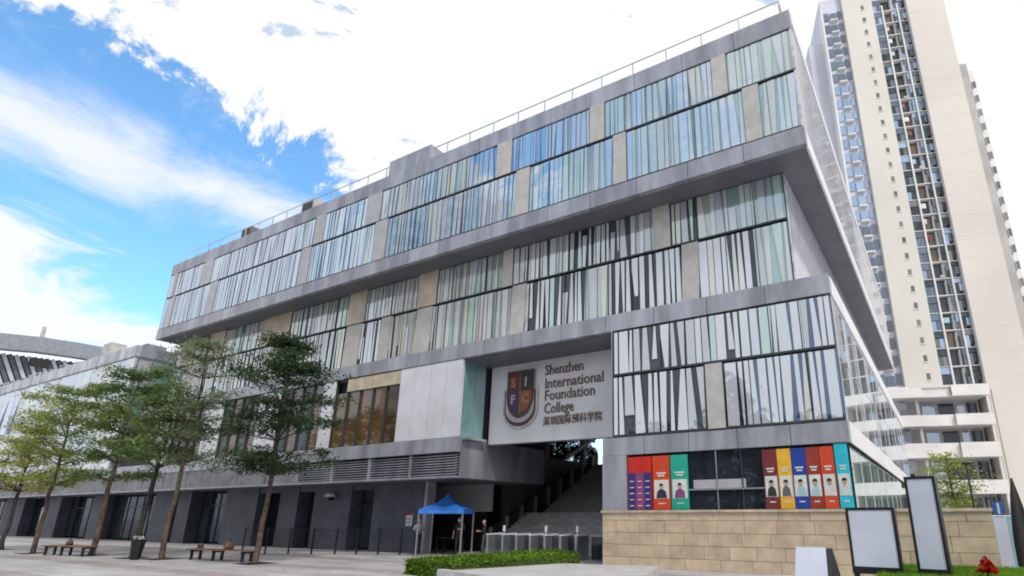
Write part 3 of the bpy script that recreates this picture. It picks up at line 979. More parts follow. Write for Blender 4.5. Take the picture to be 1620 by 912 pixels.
# lawn mound at the lower right
b = MB()
b.hexa([(-1.75, 12.6, -.05), (4.5, 12.6, -.05), (4.5, 19.3, -.05), (-1.75, 19.3, -.05)], [(-1.6, 13.0, .42), (4.5, 13.0, .42), (4.5, 19.3, .42), (-1.6, 19.3, .42)])
structure('grass_bed', b, 'grass_base')
b = MB()
for i in range(26000):
    x, y = random.uniform(-1.65, 3.2), random.uniform(12.9, 19.2)
    h = random.uniform(.04, .12); a = random.uniform(0, 6.28); w_ = .012
    b.poly([(x - w_ * math.cos(a), y - w_ * math.sin(a), .41), (x + w_ * math.cos(a), y + w_ * math.sin(a), .41), (x + random.gauss(0, .03), y + random.gauss(0, .03), .42 + h)])
o = b.build('lawn_grass', 'leaf_lawn'); tag(o, 'bright green grass around the blank display panels', 'grass', kind='stuff')

for (hx, hy, hs) in ((-24.2, 35.2, 1), (-24.6, 40, 2)):
    t = thing('terrace_shrub', ('dark round shrub on the terrace left of the pale stair rail', 'dark shrub farther back on the terrace, behind the stair rail')[hs - 1], 'shrub', (hx, hy, 5.2))
    b = MB(); b.tube((hx, hy, 5.2), (hx, hy, 6.0), .05, .03); b.build('stem', 'bark_dark', t)
    b = MB()
    for i in range(2600):
        v = Vector((random.gauss(0, 1), random.gauss(0, 1), random.gauss(0, 1))).normalized() * random.uniform(.6, 1.0)
        leaf(b, Vector((hx + v.x * 1.0, hy + v.y * 1.2, 6.35 + v.z * 1.1)), .09, 1.0)
    tag(b.build('foliage', 'leaf_dark', t), kind='stuff')

# red-leaved plant
t = thing('red_plant', 'small plant with bright red leaves in the lawn at the lower right', 'plant', (.50, 16, .42))
b = MB(); b.tube((.50, 16, .42), (.50, 16, .80), .02, .012); b.build('stem', 'bark', t)
b = MB()
for i in range(260):
    p = Vector((random.gauss(.50, .085), random.gauss(16, .085), 0)); rr = math.hypot(p.x - .5, p.y - 16)
    leaf(b, Vector((p.x, p.y, .55 + random.uniform(0, 1) * max(.03, .38 - rr * 1.5))), .05, .8)
b.build('leaves', 'leaf_red', t)


# ---------------------------------------------------------------- trees
def tree(name, lab, bx, by, H, spread, m, barkm='bark', n=6500, leafs=.085, clear=.38, lean=(0, 0), seed=1, r0=.13, tiers=9, group=None, base_z=0.0, top_w=.25):
    rnd = random.Random(seed)
    t = thing(name, lab, 'tree', (bx, by, base_z), group=group)
    tr = MB(); pts = []
    N = 12
    for i in range(N + 1):
        f_ = i / N
        pts.append(Vector((bx + lean[0] * f_ + rnd.gauss(0, .03) * (0 < i), by + lean[1] * f_ + rnd.gauss(0, .03) * (0 < i), base_z + H * f_)))
    for i in range(N):
        f_ = i / N
        tr.tube(pts[i], pts[i + 1], r0 * (1 - f_) ** .8 + .015, r0 * (1 - (i + 1) / N) ** .8 + .015, 7, caps=False)
    tr.tube(pts[0] - Vector((0, 0, .02)), pts[0] + Vector((0, 0, .18)), r0 * 1.5, r0 * 1.02, 8)
    lf = MB(); clumps = []; limb = MB()
    for k in range(tiers):
        f_ = clear + (1 - clear) * (k + .3) / tiers + rnd.uniform(-.02, .02)
        fi = min(N - 1, int(f_ * N)); p0 = pts[fi].lerp(pts[fi + 1], f_ * N - fi)
        g_ = (f_ - clear) / (1 - clear)
        env = (math.sin(math.pi * min(1, .22 + g_ * .72)) ** .8) * (1 - top_w * g_)
        rad = spread * env * rnd.uniform(.8, 1.12)
        nb_ = rnd.randint(4, 6); a0 = rnd.uniform(0, 6.28)
        for j in range(nb_):
            a = a0 + j * 6.283 / nb_ + rnd.gauss(0, .25); L = rad * rnd.uniform(.55, 1.15)
            rise = rnd.uniform(.12, .45) * L
            p1 = p0 + Vector((math.cos(a) * L * .5, math.sin(a) * L * .5, rise * .7))
            p2 = p0 + Vector((math.cos(a) * L, math.sin(a) * L, rise))
            limb.tube(p0, p1, .035 * (1.2 - g_ * .7), .02, 5, caps=False); limb.tube(p1, p2, .02, .006, 4, caps=False)
            for q in range(rnd.randint(3, 6)):
                u = rnd.uniform(.35, 1.12)
                c = p0.lerp(p2, u) + Vector((rnd.gauss(0, .22), rnd.gauss(0, .22), rnd.gauss(.05, .08)))
                clumps.append((c, rnd.uniform(.14, .36)))
                if u > .4: limb.tube(p0.lerp(p2, u * .8), c, .009, .004, 3, caps=False)
    st = random.getstate(); random.seed(seed)
    wts = [c[1] ** 2 for c in clumps]
    for c, r in random.choices(clumps, wts, k=n):
        p = c + Vector((random.gauss(0, r), random.gauss(0, r), random.gauss(0, r * .38)))
        leaf(lf, p, leafs, .55)
    random.setstate(st)
    tr.build('trunk', barkm, t, smooth=True); tag(limb.build('branches', barkm, t), kind='stuff')
    tag(lf.build('crown', m, t), kind='stuff')
    return t


TG = 'slender young trees in a row on the plaza'
tree('plaza_tree', 'dark green tiered tree nearest the entrance, trunk right of the two benches', -23.52, 13.9, 8.9, 3.1, 'leaf_dark', lean=(.3, 0), seed=3, n=19000, leafs=.068, clear=.33, group=TG, r0=.095, tiers=8)
tree('plaza_tree', 'tall thin sparse tree with a bare brown trunk, between waste bin and right bench', -29.43, 13.3, 9.9, 2.3, 'leaf_olive', lean=(.2, 0), seed=5, n=8000, leafs=.06, clear=.40, group=TG, r0=.10, tiers=8)
tree('plaza_tree', 'bushy mid green tree with a brown trunk at the right end of the left bench', -35.17, 12.9, 8.9, 3.3, 'leaf_mid', lean=(.3, 0), seed=8, n=17000, leafs=.068, clear=.36, group=TG, r0=.12, tiers=8)
tree('plaza_tree', 'lighter yellow-green tree with its trunk at the left end of the left bench', -39.57, 12.1, 8.3, 3.2, 'leaf_bright', lean=(.2, 0), seed=11, n=12500, leafs=.068, clear=.38, group=TG, r0=.10, tiers=7)
tree('plaza_tree', 'yellowish autumn-tinted tree at the far left edge', -45.8, 12.6, 6.6, 2.6, 'leaf_yellow', barkm='bark_dark', lean=(.2, 0), seed=13, leafs=.068, n=9500, clear=.45, group=TG, r0=.11, tiers=6)
tree('plaza_tree', 'dark trunked tree standing behind the waste bin', -31.3, 13.0, 7.2, 2.0, 'leaf_mid', barkm='bark_dark', lean=(.8, 0), seed=17, leafs=.068, n=7000, clear=.5, group=TG, r0=.13, tiers=5)
tree('garden_tree', 'small yellow-green tree behind the stone wall, beside the tall display panel', .2, 30, 4.4, .95, 'leaf_bright', seed=19, n=2600, leafs=.07, clear=.45, r0=.06, tiers=5)
tree('terrace_tree', 'leafy tree glimpsed under the sign at the top of the wide stair', -25.6, 37.5, 4.4, 2.6, 'leaf_dark', seed=23, n=9000, clear=.1, r0=.08, tiers=6, base_z=5.2)
q = atX(934, 694, -21.85)
aw = thing('red_awning', 'small red board above the pale rail at the top of the stair', 'board', (q.x, q.y, q.z - .3))
part('board_face', 'red', aw, q.x - .06, q.x, q.y - .5, q.y + .7, q.z - .25, q.z + .5)
b = MB(); b.box(-24, -8, 46.1, 60, -.1, 4.85)
b.build('terrace_floor', 'concrete', B)

b = MB()
for i in range(420):
    leaf(b, Vector((random.gauss(-33, 8), random.gauss(12.6, 1.6), .012)), .05, .15)
o = b.build('fallen_leaves', 'leaf_yellow'); tag(o, 'small dry leaves scattered on the paving under the plaza trees', 'leaves', kind='stuff')
for (bx_, by_) in ((-23.52, 13.9), (-29.43, 13.3), (-35.17, 12.9), (-39.57, 12.1), (-31.3, 13.0), (-45.8, 12.6)):
    b = MB(); b.box(bx_ - .55, bx_ + .55, by_ - .55, by_ + .55, -.02, .008)
    for k in range(9): b.box(bx_ - .53 + k * .125, bx_ - .47 + k * .125, by_ - .53, by_ + .53, .008, .016, 1)
    o = b.build('tree_pit', ['bark_dark', 'dark_metal']); o['kind'] = 'structure'
# ---------------------------------------------------------------- benches
def bench(lab, p, q, extra):
    """p, q: ends in plan"""
    p = Vector(p); q = Vector(q); L = (q - p).length; rz = math.atan2(q.y - p.y, q.x - p.x)
    t = thing('bench', lab, 'bench', (*(p.lerp(q, .5)).to_2d(), 0), rz, group='low slatted benches on the plaza')
    for k in range(4):
        b = MB(); b.box(-L / 2, L / 2, -.27 + k * .14, -.27 + k * .14 + .12, .40, .45); b.build('seat_slat', 'wood', t, world=False)
    for x in (-L * .42, -L * .05, L * .42):
        b = MB(); b.box(x - .05, x + .05, -.22, -.14, 0, .398); b.box(x - .05, x + .05, .14, .22, 0, .398); b.box(x - .04, x + .04, -.25, .25, .33, .397); b.build('leg', 'dark_metal', t, world=False)
    return t, rz


t1, rz1 = bench('low bench beneath the left trees, left of the waste bin', (-37.6, 12.0, 0), (-34.2, 12.5, 0), 0)
t2, rz2 = bench('low bench right of the waste bin, with a round brown bag on it', (-28.3, 13.9, 0), (-24.3, 14.2, 0), 0)


def bag(lab, x, y, s, m):
    b = MB(); K = 10
    prof = [(0, .02), (.8, .0), (1.0, .25), (.95, .55), (.6, .85), (.2, 1.0), (0, 1.02)]
    t = thing('bag', lab, 'bag', (x, y, .452))
    for i in range(len(prof) - 1):
        for k in range(K):
            a, c = 2 * math.pi * k / K, 2 * math.pi * (k + 1) / K
            (r0, z0), (r1, z1) = prof[i], prof[i + 1]
            P = lambda r, z, an: (x + r * s * math.cos(an), y + r * s * .7 * math.sin(an), .452 + z * s * 1.25)
            b.poly([P(r0, z0, a), P(r0, z0, c), P(r1, z1, c), P(r1, z1, a)])
    b.build('bag_body', m, t, smooth=True)
    b = MB(); b.tube((x - .07, y, .45 + s * 1.2), (x, y, .45 + s * 1.5), .015); b.tube((x, y, .45 + s * 1.5), (x + .07, y, .45 + s * 1.2), .015); b.build('handle', 'cloth_black', t)


bag('round rusty brown bag on the right bench', -25.9, 14.1, .27, 'wood')
bag('small dark brown bag at the left end of the right bench', -27.8, 13.95, .17, 'bark')
bag('small brown bag on the left bench', -36.0, 12.25, .2, 'bark')

# ---------------------------------------------------------------- waste bin and dark post
t = thing('waste_bin', 'black flared waste bin with a crumpled pale bag on top, between two trunks', 'waste bin', (-29.9, 12.5, 0))
b = MB(); K = 12
prof = [(.16, 0), (.19, .1), (.26, .75), (.30, .80), (.27, .82), (.24, .76)]
for i in range(len(prof) - 1):
    for k in range(K):
        a, c = 2 * math.pi * k / K, 2 * math.pi * (k + 1) / K
        (r0, z0), (r1, z1) = prof[i], prof[i + 1]
        b.poly([(-29.9 + r0 * math.cos(a), 12.5 + r0 * math.sin(a), z0), (-29.9 + r0 * math.cos(c), 12.5 + r0 * math.sin(c), z0), (-29.9 + r1 * math.cos(c), 12.5 + r1 * math.sin(c), z1), (-29.9 + r1 * math.cos(a), 12.5 + r1 * math.sin(a), z1)])
b.build('bin_body', 'black', t)
b = MB()
for i in range(26):
    a = random.uniform(0, 6.28); r = random.uniform(0, .24)
    leaf(b, Vector((-29.9 + r * math.cos(a), 12.5 + r * math.sin(a), .83 + random.uniform(0, .1))), .09, 1.2)
b.build('bin_bag', 'cloth_white', t)

# ---------------------------------------------------------------- metal fence before the ground floor
FP = [(-30.2, 17.1), (-26.0, 19.2), (-21.9, 20.9)]
Fc = thing('metal_fence', 'dark metal bar fence in front of the ground-floor doors, left of the tent', 'fence', (-26, 19.2, 0))
for s_ in range(2):
    p = Vector((*FP[s_], 0)); q = Vector((*FP[s_ + 1], 0)); n = 4
    for i in range(n):
        a = p.lerp(q, i / n); c = p.lerp(q, (i + 1) / n)
        b = MB(); b.box(a.x - .03, a.x + .03, a.y - .03, a.y + .03, 0, 1.2); b.build('fence_post', 'dark_metal', Fc)
        b = MB()
        b.tube(a + Vector((0, 0, 1.12)), c + Vector((0, 0, 1.12)), .018, k=4); b.tube(a + Vector((0, 0, .15)), c + Vector((0, 0, .15)), .018, k=4)
        for k in range(1, 11):
            e = a.lerp(c, k / 11); b.tube(e + Vector((0, 0, .15)), e + Vector((0, 0, 1.12)), .009, k=4)
        b.build('fence_panel', 'dark_metal', Fc)

# ---------------------------------------------------------------- gates (turnstiles)
for i in range(7):
    y = 21.3; x = atY((770, 794, 816, 838, 861, 886, 911)[i], 870, y).x
    lab = ['steel turnstile post, leftmost of the row before the stair', 'steel turnstile post, second from the left', 'steel turnstile post, third from the left',
           'steel turnstile post in the middle of the row', 'steel turnstile post, third from the right', 'steel turnstile post, second from the right', 'steel turnstile post, rightmost, with a white reader on top'][i]
    t = thing('turnstile', lab, 'turnstile', (x, y, 0), group='steel turnstiles across the foot of the stair')
    b = MB(); b.box(x - .05, x + .05, y, y + .95, 0, .95); b.build('cabinet', 'steel', t)
    b = MB(); b.hexa([(x - .06, y - .03, .955), (x + .06, y - .03, .955), (x + .06, y + .98, .955), (x - .06, y + .98, .955)], [(x - .06, y - .03, 1.0), (x + .06, y - .03, 1.0), (x + .06, y + .98, 1.03), (x - .06, y + .98, 1.03)]); b.build('lid', 'white_metal', t)
    if i < 6:
        b = MB(); b.hexa([(x + .1, y + .45, .3), (x + .4, y + .45, .3), (x + .4, y + .48, .3), (x + .1, y + .48, .3)], [(x + .1, y + .45, .95), (x + .4, y + .45, .85), (x + .4, y + .48, .85), (x + .1, y + .48, .95)]); b.build('barrier_wing', 'glass_dark', t)
    if i in (1, 4, 6):
        b = MB(); b.tube((x, y + .1, 1.0), (x, y + .1, 1.12), .02); b.box(x - .05, x + .05, y + .07, y + .12, 1.12, 1.36); b.build('card_reader', 'white_metal', t)
t = thing('gate_panel', 'long low grey glass panel between the rightmost turnstile and the stone wall', 'barrier', (-12.6, 21.5, 0))
b = MB(); b.box(-12.9, -11.9, 21.5, 21.55, .05, .95); b.build('panel', 'glass_dark', t)
b = MB(); b.box(-12.95, -11.85, 21.48, 21.57, .95, 1.0); b.build('rail', 'steel', t)

# ---------------------------------------------------------------- tent
TX, TY = -20.95, 21.4
t = thing('canopy_tent', 'blue pop-up canopy tent on thin silver legs beside the dark wall', 'tent', (TX, TY, 0), R(28))
h = 1.06
b = MB()
pk = (0, 0, 2.80); hub = .18
cs = [(-h, -h), (h, -h), (h, h), (-h, h)]
for i in range(4):
    a, c = cs[i], cs[(i + 1) % 4]; mid = ((a[0] + c[0]) / 2, (a[1] + c[1]) / 2)
    kk = .38
    A2 = (a[0] * kk, a[1] * kk, 2.38); C2 = (c[0] * kk, c[1] * kk, 2.38)
    m0 = (mid[0] * .97, mid[1] * .97, 2.09); m1 = (mid[0] * kk, mid[1] * kk, 2.35)
    b.poly([(a[0], a[1], 2.06), m0, m1, A2]); b.poly([m0, (c[0], c[1], 2.06), C2, m1])
    b.poly([A2, m1, pk]); b.poly([m1, C2, pk])
b.build('canopy_roof', 'tent_blue', t, world=False)
for i in range(4):
    a, c = cs[i], cs[(i + 1) % 4]
    b = MB(); b.poly([(a[0], a[1], 2.06), (a[0] * 1.01, a[1] * 1.01, 1.87), (c[0] * 1.01, c[1] * 1.01, 1.87), (c[0], c[1], 2.06)])
    b.build('valance', 'tent_blue', t, world=False)
    b = MB(); b.box(a[0] * .97 - .03, a[0] * .97 + .03, a[1] * .97 - .03, a[1] * .97 + .03, 0, 2.05); b.build('leg', 'steel', t, world=False)

# table under the tent
t = thing('folding_table', 'small dark folding table under the blue tent', 'table', (-21.4, 22.2, 0))
part('table_top', 'black', t, -22.1, -20.7, 21.9, 22.5, .72, .76)
for sx in (-22.05, -20.8):
    for sy in (21.92, 22.42): part('leg', 'dark_metal', t, sx, sx + .04, sy, sy + .04, 0, .719)


# ---------------------------------------------------------------- people
def person(lab, x, y, rz, height, shirt, trousers, arm='down', stride=.1, mask=False):
    s = height / 1.72
    root = thing('person', lab, 'person', (x, y, 0), rz)
    J = {}  # joint positions, facing -y
    J['pelvis'] = (0, 0, .93); J['waist'] = (0, 0, 1.07); J['chest'] = (0, .01, 1.28); J['neckb'] = (0, .01, 1.43); J['neck'] = (0, -.005, 1.49)
    verts, edges, rad = [], [], []

    def add(p, r, par=None):
        verts.append(tuple(c * s for c in p)); rad.append(tuple(q * s for q in r)); k = len(verts) - 1
        if par is not None: edges.append((par, k))
        return k
    pv = add(J['pelvis'], (.15, .105)); wa = add(J['waist'], (.135, .095), pv); ch = add(J['chest'], (.165, .11), wa)
    nb = add(J['neckb'], (.085, .07), ch); nk = add(J['neck'], (.052, .055), nb)
    hands = []
    for sd_ in (-1, 1):
        hp = add((sd_ * .095, 0, .86), (.085, .09), pv)
        kn = add((sd_ * .10, -.02 - stride * sd_ * .6, .48), (.056, .06), hp)
        an = add((sd_ * .105, .02 - stride * sd_, .09), (.036, .04), kn)
        ft = add((sd_ * .115, -.12 - stride * sd_, .035), (.036, .03), an)
        sh = add((sd_ * .175, .01, 1.38), (.06, .06), ch)
        if arm == 'down' or sd_ == -1 and arm == 'one':
            el = add((sd_ * .235, .03, 1.12), (.041, .041), sh); wr = add((sd_ * .25, -.04, .88), (.026, .028), el); d = Vector((.05 * sd_, -.25, -1))
        else:
            el = add((sd_ * .25, -.06, 1.14), (.041, .041), sh); wr = add((sd_ * .13, -.27, 1.16), (.026, .028), el); d = Vector((-.6 * sd_, -.8, .15))
        d.normalize(); w0 = Vector(verts[wr]) / s
        pm = add(tuple(w0 + d * .06), (.036, .018), wr)
        side = Vector((0, 1, 0)) if abs(d.z) > .5 else Vector((0, 0, 1))
        for q, (o_, l_) in enumerate([(-.028, .075), (-.010, .085), (.009, .08), (.027, .065)]):
            b0 = add(tuple(w0 + d * .09 + side * o_), (.0095, .0095), pm)
            b1 = add(tuple(w0 + d * (.09 + l_ * .55) + side * o_ * 1.1 + Vector((-sd_ * .008, 0, 0))), (.0085, .0085), b0)
            add(tuple(w0 + d * (.09 + l_ * .95) + side * o_ * 1.1 + Vector((-sd_ * .028, 0, 0))), (.007, .007), b1)
        th = add(tuple(w0 + d * .03 - side * .035), (.011, .011), pm)
        add(tuple(w0 + d * .075 - side * .055), (.008, .008), th)
    me = bpy.data.meshes.new('body'); me.from_pydata(verts, edges, [])
    o = bpy.data.objects.new('body', me); C.objects.link(o)
    md = o.modifiers.new('skin', 'SKIN'); md.use_smooth_shade = True
    for i, sv in enumerate(me.skin_vertices[0].data):
        sv.radius = rad[i]; sv.use_root = (i == 0)
    o.modifiers.new('sub', 'SUBSURF').levels = 1
    dg = bpy.context.evaluated_depsgraph_get()
    m2 = bpy.data.meshes.new_from_object(o.evaluated_get(dg))
    bpy.data.objects.remove(o)
    m2.materials.clear()
    for n_ in ('skin', shirt, trousers, 'black'): m2.materials.append(M[n_])
    for p in m2.polygons:
        c = p.center / s
        if c.z < .075: p.material_index = 3
        elif c.z < .98 and abs(c.x) < .21 and not (abs(c.x) > .19 and c.z > .6): p.material_index = 2
        elif c.z < 1.45 and (abs(c.x) < .21 or c.z > 1.08): p.material_index = 1
        else: p.material_index = 0
        if c.y < -.2 and c.z > 1.0: p.material_index = 0
        p.use_smooth = True
    o = bpy.data.objects.new('body', m2); C.objects.link(o); o.parent = root
    # head with brow, nose, chin and ears
    bm = bmesh.new(); bmesh.ops.create_uvsphere(bm, u_segments=16, v_segments=12, radius=1)
    for v in bm.verts:
        c = v.co
        x_, y_, z_ = c.x * .076, c.y * .095, c.z * .115
        if c.z < 0: x_ *= 1 - .28 * abs(c.z); y_ = y_ * (1 - .1 * abs(c.z)) - .008 * abs(c.z)
        if c.y < -.75 and abs(c.x) < .3 and -.45 < c.z < .15: y_ -= .02
        if c.y < -.6 and .05 < c.z < .35 and .2 < abs(c.x) < .6: y_ += .008
        if abs(c.x) > .93 and abs(c.z) < .3: x_ *= 1.12
        v.co = Vector((x_, y_ - .01, z_ + 1.60)) * s
    mh = bpy.data.meshes.new('head'); bm.to_mesh(mh); bm.free(); mh.materials.append(M['skin'])
    for p in mh.polygons: p.use_smooth = True
    ho = bpy.data.objects.new('head', mh); C.objects.link(ho); ho.parent = root
    bm = bmesh.new(); bmesh.ops.create_uvsphere(bm, u_segments=14, v_segments=10, radius=1)
    bmesh.ops.delete(bm, geom=[v for v in bm.verts if (v.co.y < -.2 and v.co.z < .45) or v.co.z < -.45], context='VERTS')
    for v in bm.verts: v.co = Vector((v.co.x * .084, v.co.y * .103, v.co.z * .124 + 1.605)) * s
    mh = bpy.data.meshes.new('hair'); bm.to_mesh(mh); bm.free(); mh.materials.append(M['hair'])
    o = bpy.data.objects.new('hair', mh); C.objects.link(o); o.parent = root
    for sx in (-.032, .032):
        b = MB(); b.box(sx * s - .011, sx * s + .011, -.104 * s, -.092 * s, 1.605 * s, 1.613 * s); o = b.build('eye', 'ink', ho, world=False)
    b = MB(); b.box(-.022 * s, .022 * s, -.100 * s, -.085 * s, 1.53 * s, 1.538 * s); b.build('mouth', 'maroon', ho, world=False)
    if mask:
        b = MB(); b.hexa([(-.05 * s, -.085 * s, 1.50 * s), (.05 * s, -.085 * s, 1.50 * s), (.045 * s, -.05 * s, 1.50 * s), (-.045 * s, -.05 * s, 1.50 * s)], [(-.06 * s, -.125 * s, 1.585 * s), (.06 * s, -.125 * s, 1.585 * s), (.06 * s, -.04 * s, 1.585 * s), (-.06 * s, -.04 * s, 1.585 * s)])
        b.build('face_mask', 'cloth_white', root, world=False)
    return root


person('person in dark clothes and a white face mask under the blue tent', -20.3, 21.6, R(28), 1.74, 'cloth_black', 'cloth_black', 'one', .06, True)
person('person in a grey shirt standing by the left leg of the tent', -22.35, 21.0, R(50), 1.66, 'canopy_grey', 'cloth_black', 'both', .05)
person('person in a dark top with bare forearms between the tent and the turnstiles', -19.0, 21.9, R(-40), 1.62, 'cloth_black', 'pier', 'both', .08)

# notice on the dark wall, wall lamp
t = thing('wall_notice', 'small white notice with a red top on the dark wall left of the tent', 'notice', (-23.85, 21.66, 1.3))
part('sheet', 'card', t, -24.05, -23.6, 21.66, 21.69, 1.3, 1.95)
part('header', 'maroon', t, -24.05, -23.6, 21.65, 21.659, 1.8, 1.95)
for k in range(4): part('text_line', 'purple', t, -24.0, -23.66, 21.652, 21.659, 1.4 + k * .09, 1.43 + k * .09)
q = atY(525, 785, 21.6)
t = thing('wall_lamp', 'small white lamp on a bracket on the dark wall between two doors', 'lamp', (q.x, 21.7, q.z))
part('bracket', 'dark_metal', t, q.x - .04, q.x + .04, 21.4, 21.69, q.z - .25, q.z - .05)
b = MB(); b.hexa([(q.x - .3, 21.3, q.z - .05), (q.x + .3, 21.3, q.z - .05), (q.x + .3, 21.6, q.z - .05), (q.x - .3, 21.6, q.z - .05)], [(q.x - .22, 21.35, q.z + .12), (q.x + .22, 21.35, q.z + .12), (q.x + .22, 21.6, q.z + .12), (q.x - .22, 21.6, q.z + .12)])
b.build('lamp_head', 'lamp_white', t)
t = thing('lit_poster', 'pale poster behind the dark glazing at the far left', 'poster', (-73.4, 22.4, .3))
part('sheet', 'card', t, -74.0, -71.6, 22.40, 22.44, .5, 2.6)
part('frame', 'black', t, -74.1, -71.5, 22.445, 22.47, .4, 2.7)

# ---------------------------------------------------------------- neighbouring building on the left
N_ = thing('low_building', 'long low pale metal-clad building left of the college, behind the trees', 'building', (-75, 20, 0))
part('body_core', 'tower_lav', N_, -130, -55.7, 20.3, 52, 5.02, 14.9)
for i in range(34):
    x1 = -55.5 - i * 1.6; sk = .5
    for (z0, z1) in ((5.03, 9.6), (9.64, 14.2)):
        b = MB(); o_ = random.uniform(-.06, .04)
        b.hexa([(x1 - 1.58, 20.05 + o_, z0), (x1 - .02, 20.0, z0), (x1 - .02, 20.2, z0), (x1 - 1.58, 20.2, z0)], [(x1 - 1.58, 20.0, z1), (x1 - .02, 20.05 + o_, z1), (x1 - .02, 20.2, z1), (x1 - 1.58, 20.2, z1)])
        b.build('wall_panel', random.choice(['glass_side', 'glass_side', 'white_panel', 'glass_lav']), N_)
part('parapet', 'mesh_panel', N_, -130, -55.45, 19.9, 20.25, 14.25, 15.2)
for i in range(3):
    for k in range(3):
        ub('window_pane', ('glass_green', 'glass_teal', 'glass_side')[(i + k) % 3], N_, -55.66, -55.6, 20.3 + i * 1.0, 21.25 + i * 1.0, 5.1 + k * 3.0, 8.0 + k * 3.0)
part('parapet', 'cladding', N_, -55.62, -55.5, 20.26, 23.4, 14.3, 15.22)
part('link_wall', 'glass_green', N_, -55.55, -49.7, 23.3, 23.5, 5.3, 14.4)
x = -56.5
while x > -100:
    wd = random.uniform(.6, 1.8); hh = random.uniform(.45, 1.0)
    b = MB(); b.box(x - wd, x, 20.9, 22.4, 15.1, 15.2 + hh); b.box(x - wd + .2, x - .2, 20.85, 20.9, 15.3, 15.05 + hh, 1)
    b.build('roof_unit', [random.choice(['parapet', 'cladding', 'tower_grey']), 'cladding_joint'], N_)
    x -= wd + random.uniform(.15, .7)
part('roof_unit', 'parapet', N_, -65.0, -63.4, 20.8, 22, 15.1, 16.9)

# ---------------------------------------------------------------- stadium beyond
ST = thing('stadium_roof', 'curved grey arena roof edge with slanted ribs far behind the low building', 'arena', (-150, 60, 0))
X0 = -150
top = [atX(px_, py_, X0) for px_, py_ in ((-60, 524), (0, 530), (60, 536), (120, 545), (180, 556), (240, 566))]
b = MB()
for i in range(5):
    a, c = top[i], top[i + 1]; dz = 3.0
    b.hexa([(a.x, a.y, a.z - dz), (a.x + 2, a.y, a.z - dz), (c.x + 2, c.y, c.z - dz), (c.x, c.y, c.z - dz)], [(a.x - 12, a.y, a.z + .8), (a.x + 2, a.y, a.z), (c.x + 2, c.y, c.z), (c.x - 12, c.y, c.z + .8)])
b.build('roof_edge', 'canopy_grey', ST)
a, c = top[0], top[2]
b = MB(); b.hexa([(a.x - 8, a.y, a.z + .7), (a.x - 7, a.y, a.z + .7), (c.x - 7, c.y, c.z + .7), (c.x - 8, c.y, c.z + .7)], [(a.x - 8, a.y, a.z + 1.9), (a.x - 7, a.y, a.z + 1.9), (c.x - 7, c.y, c.z + 1.0), (c.x - 8, c.y, c.z + 1.0)])
b.build('green_roof_edge', 'canopy_green', ST)
b = MB(); b.box(-175, -152, top[0].y - 20, top[5].y + 30, 0, top[2].z - 10); b.build('bowl', 'canopy_dark', ST)
b = MB(); b.hexa([(-153, top[0].y, 5), (-152, top[0].y, 5), (-152, top[5].y, 5), (-153, top[5].y, 5)], [(-153, top[0].y, top[0].z - 3), (-152, top[0].y, top[0].z - 3), (-152, top[5].y, top[5].z - 3), (-153, top[5].y, top[5].z - 3)])
b.build('shaded_wall', 'canopy_grey', ST)
for i in range(34):
    yy = top[0].y + i * (top[5].y - top[0].y) / 33
    zt = top[0].z - 3 - (top[0].z - top[5].z) * i / 33
    b = MB(); b.tube((-151, yy, zt), (-151, yy + 8, zt - 16), .42, .42, 4); b.build('slanted_rib', 'tower_lav' if i % 2 else 'canopy_dark', ST)
m_ = atX(71, 517, X0 + 1); m0 = atX(60, 558, X0 + 1)
b = MB(); b.tube(m0, m_, .55, .35, 6); b.build('mast', 'parapet', ST)
m0 = atX(62, 572, X0 + 3); b = MB(); b.box(m0.x, m0.x + 1, m0.y - 1.4, m0.y + 1.4, m0.z - 1.2, m0.z + .4); b.build('dark_box', 'black', ST)

# ---------------------------------------------------------------- towers on the right
r0 = ray(1440, 600); hh = math.hypot(r0.x, r0.y)
AX, AY = r0.x / hh * 100, r0.y / hh * 100
TA = math.atan2(.325, .945)
TW = thing('residential_tower', 'tall cream apartment tower with columns of windows and balconies, filling the right side', 'tower', (AX, AY, 0), TA)


def tp(name, m, u0, u1, d0, d1, z0, z1, parent=TW):
    return ub(name, m, parent, u0, u1, d0, d1, z0, z1, world=False)


ZT = 104
tp('cream_wall', 'tower_cream', -.85, 4.5, 0, 14, 20.6, ZT)
tp('pink_wall', 'tower_pink', 10.25, 16.6, -.6, 16, 0, ZT - 3)
tp('pink_wall_foot', 'tower_pink', 16.62, 24, -.3, .4, 0, 20)
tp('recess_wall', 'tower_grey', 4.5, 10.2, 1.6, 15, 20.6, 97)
tp('white_fin', 'tower_white', 5.98, 6.22, -.1, 1.6, 20.6, 95.5)
tp('white_fin', 'tower_white', 8.66, 8.88, -.1, 1.6, 20.6, 95.5)
tp('roof_frame', 'tower_cream', 4.6, 10.2, .3, 1.6, 97.3, 98.6)
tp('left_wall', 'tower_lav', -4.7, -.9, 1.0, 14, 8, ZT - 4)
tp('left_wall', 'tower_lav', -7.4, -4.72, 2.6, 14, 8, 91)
tp('left_fin', 'tower_white', -4.8, -4.5, .3, 2.6, 8, 97)
tp('wall_pipe', 'tower_grey', 10.6, 10.68, -.72, -.61, 0, 20)
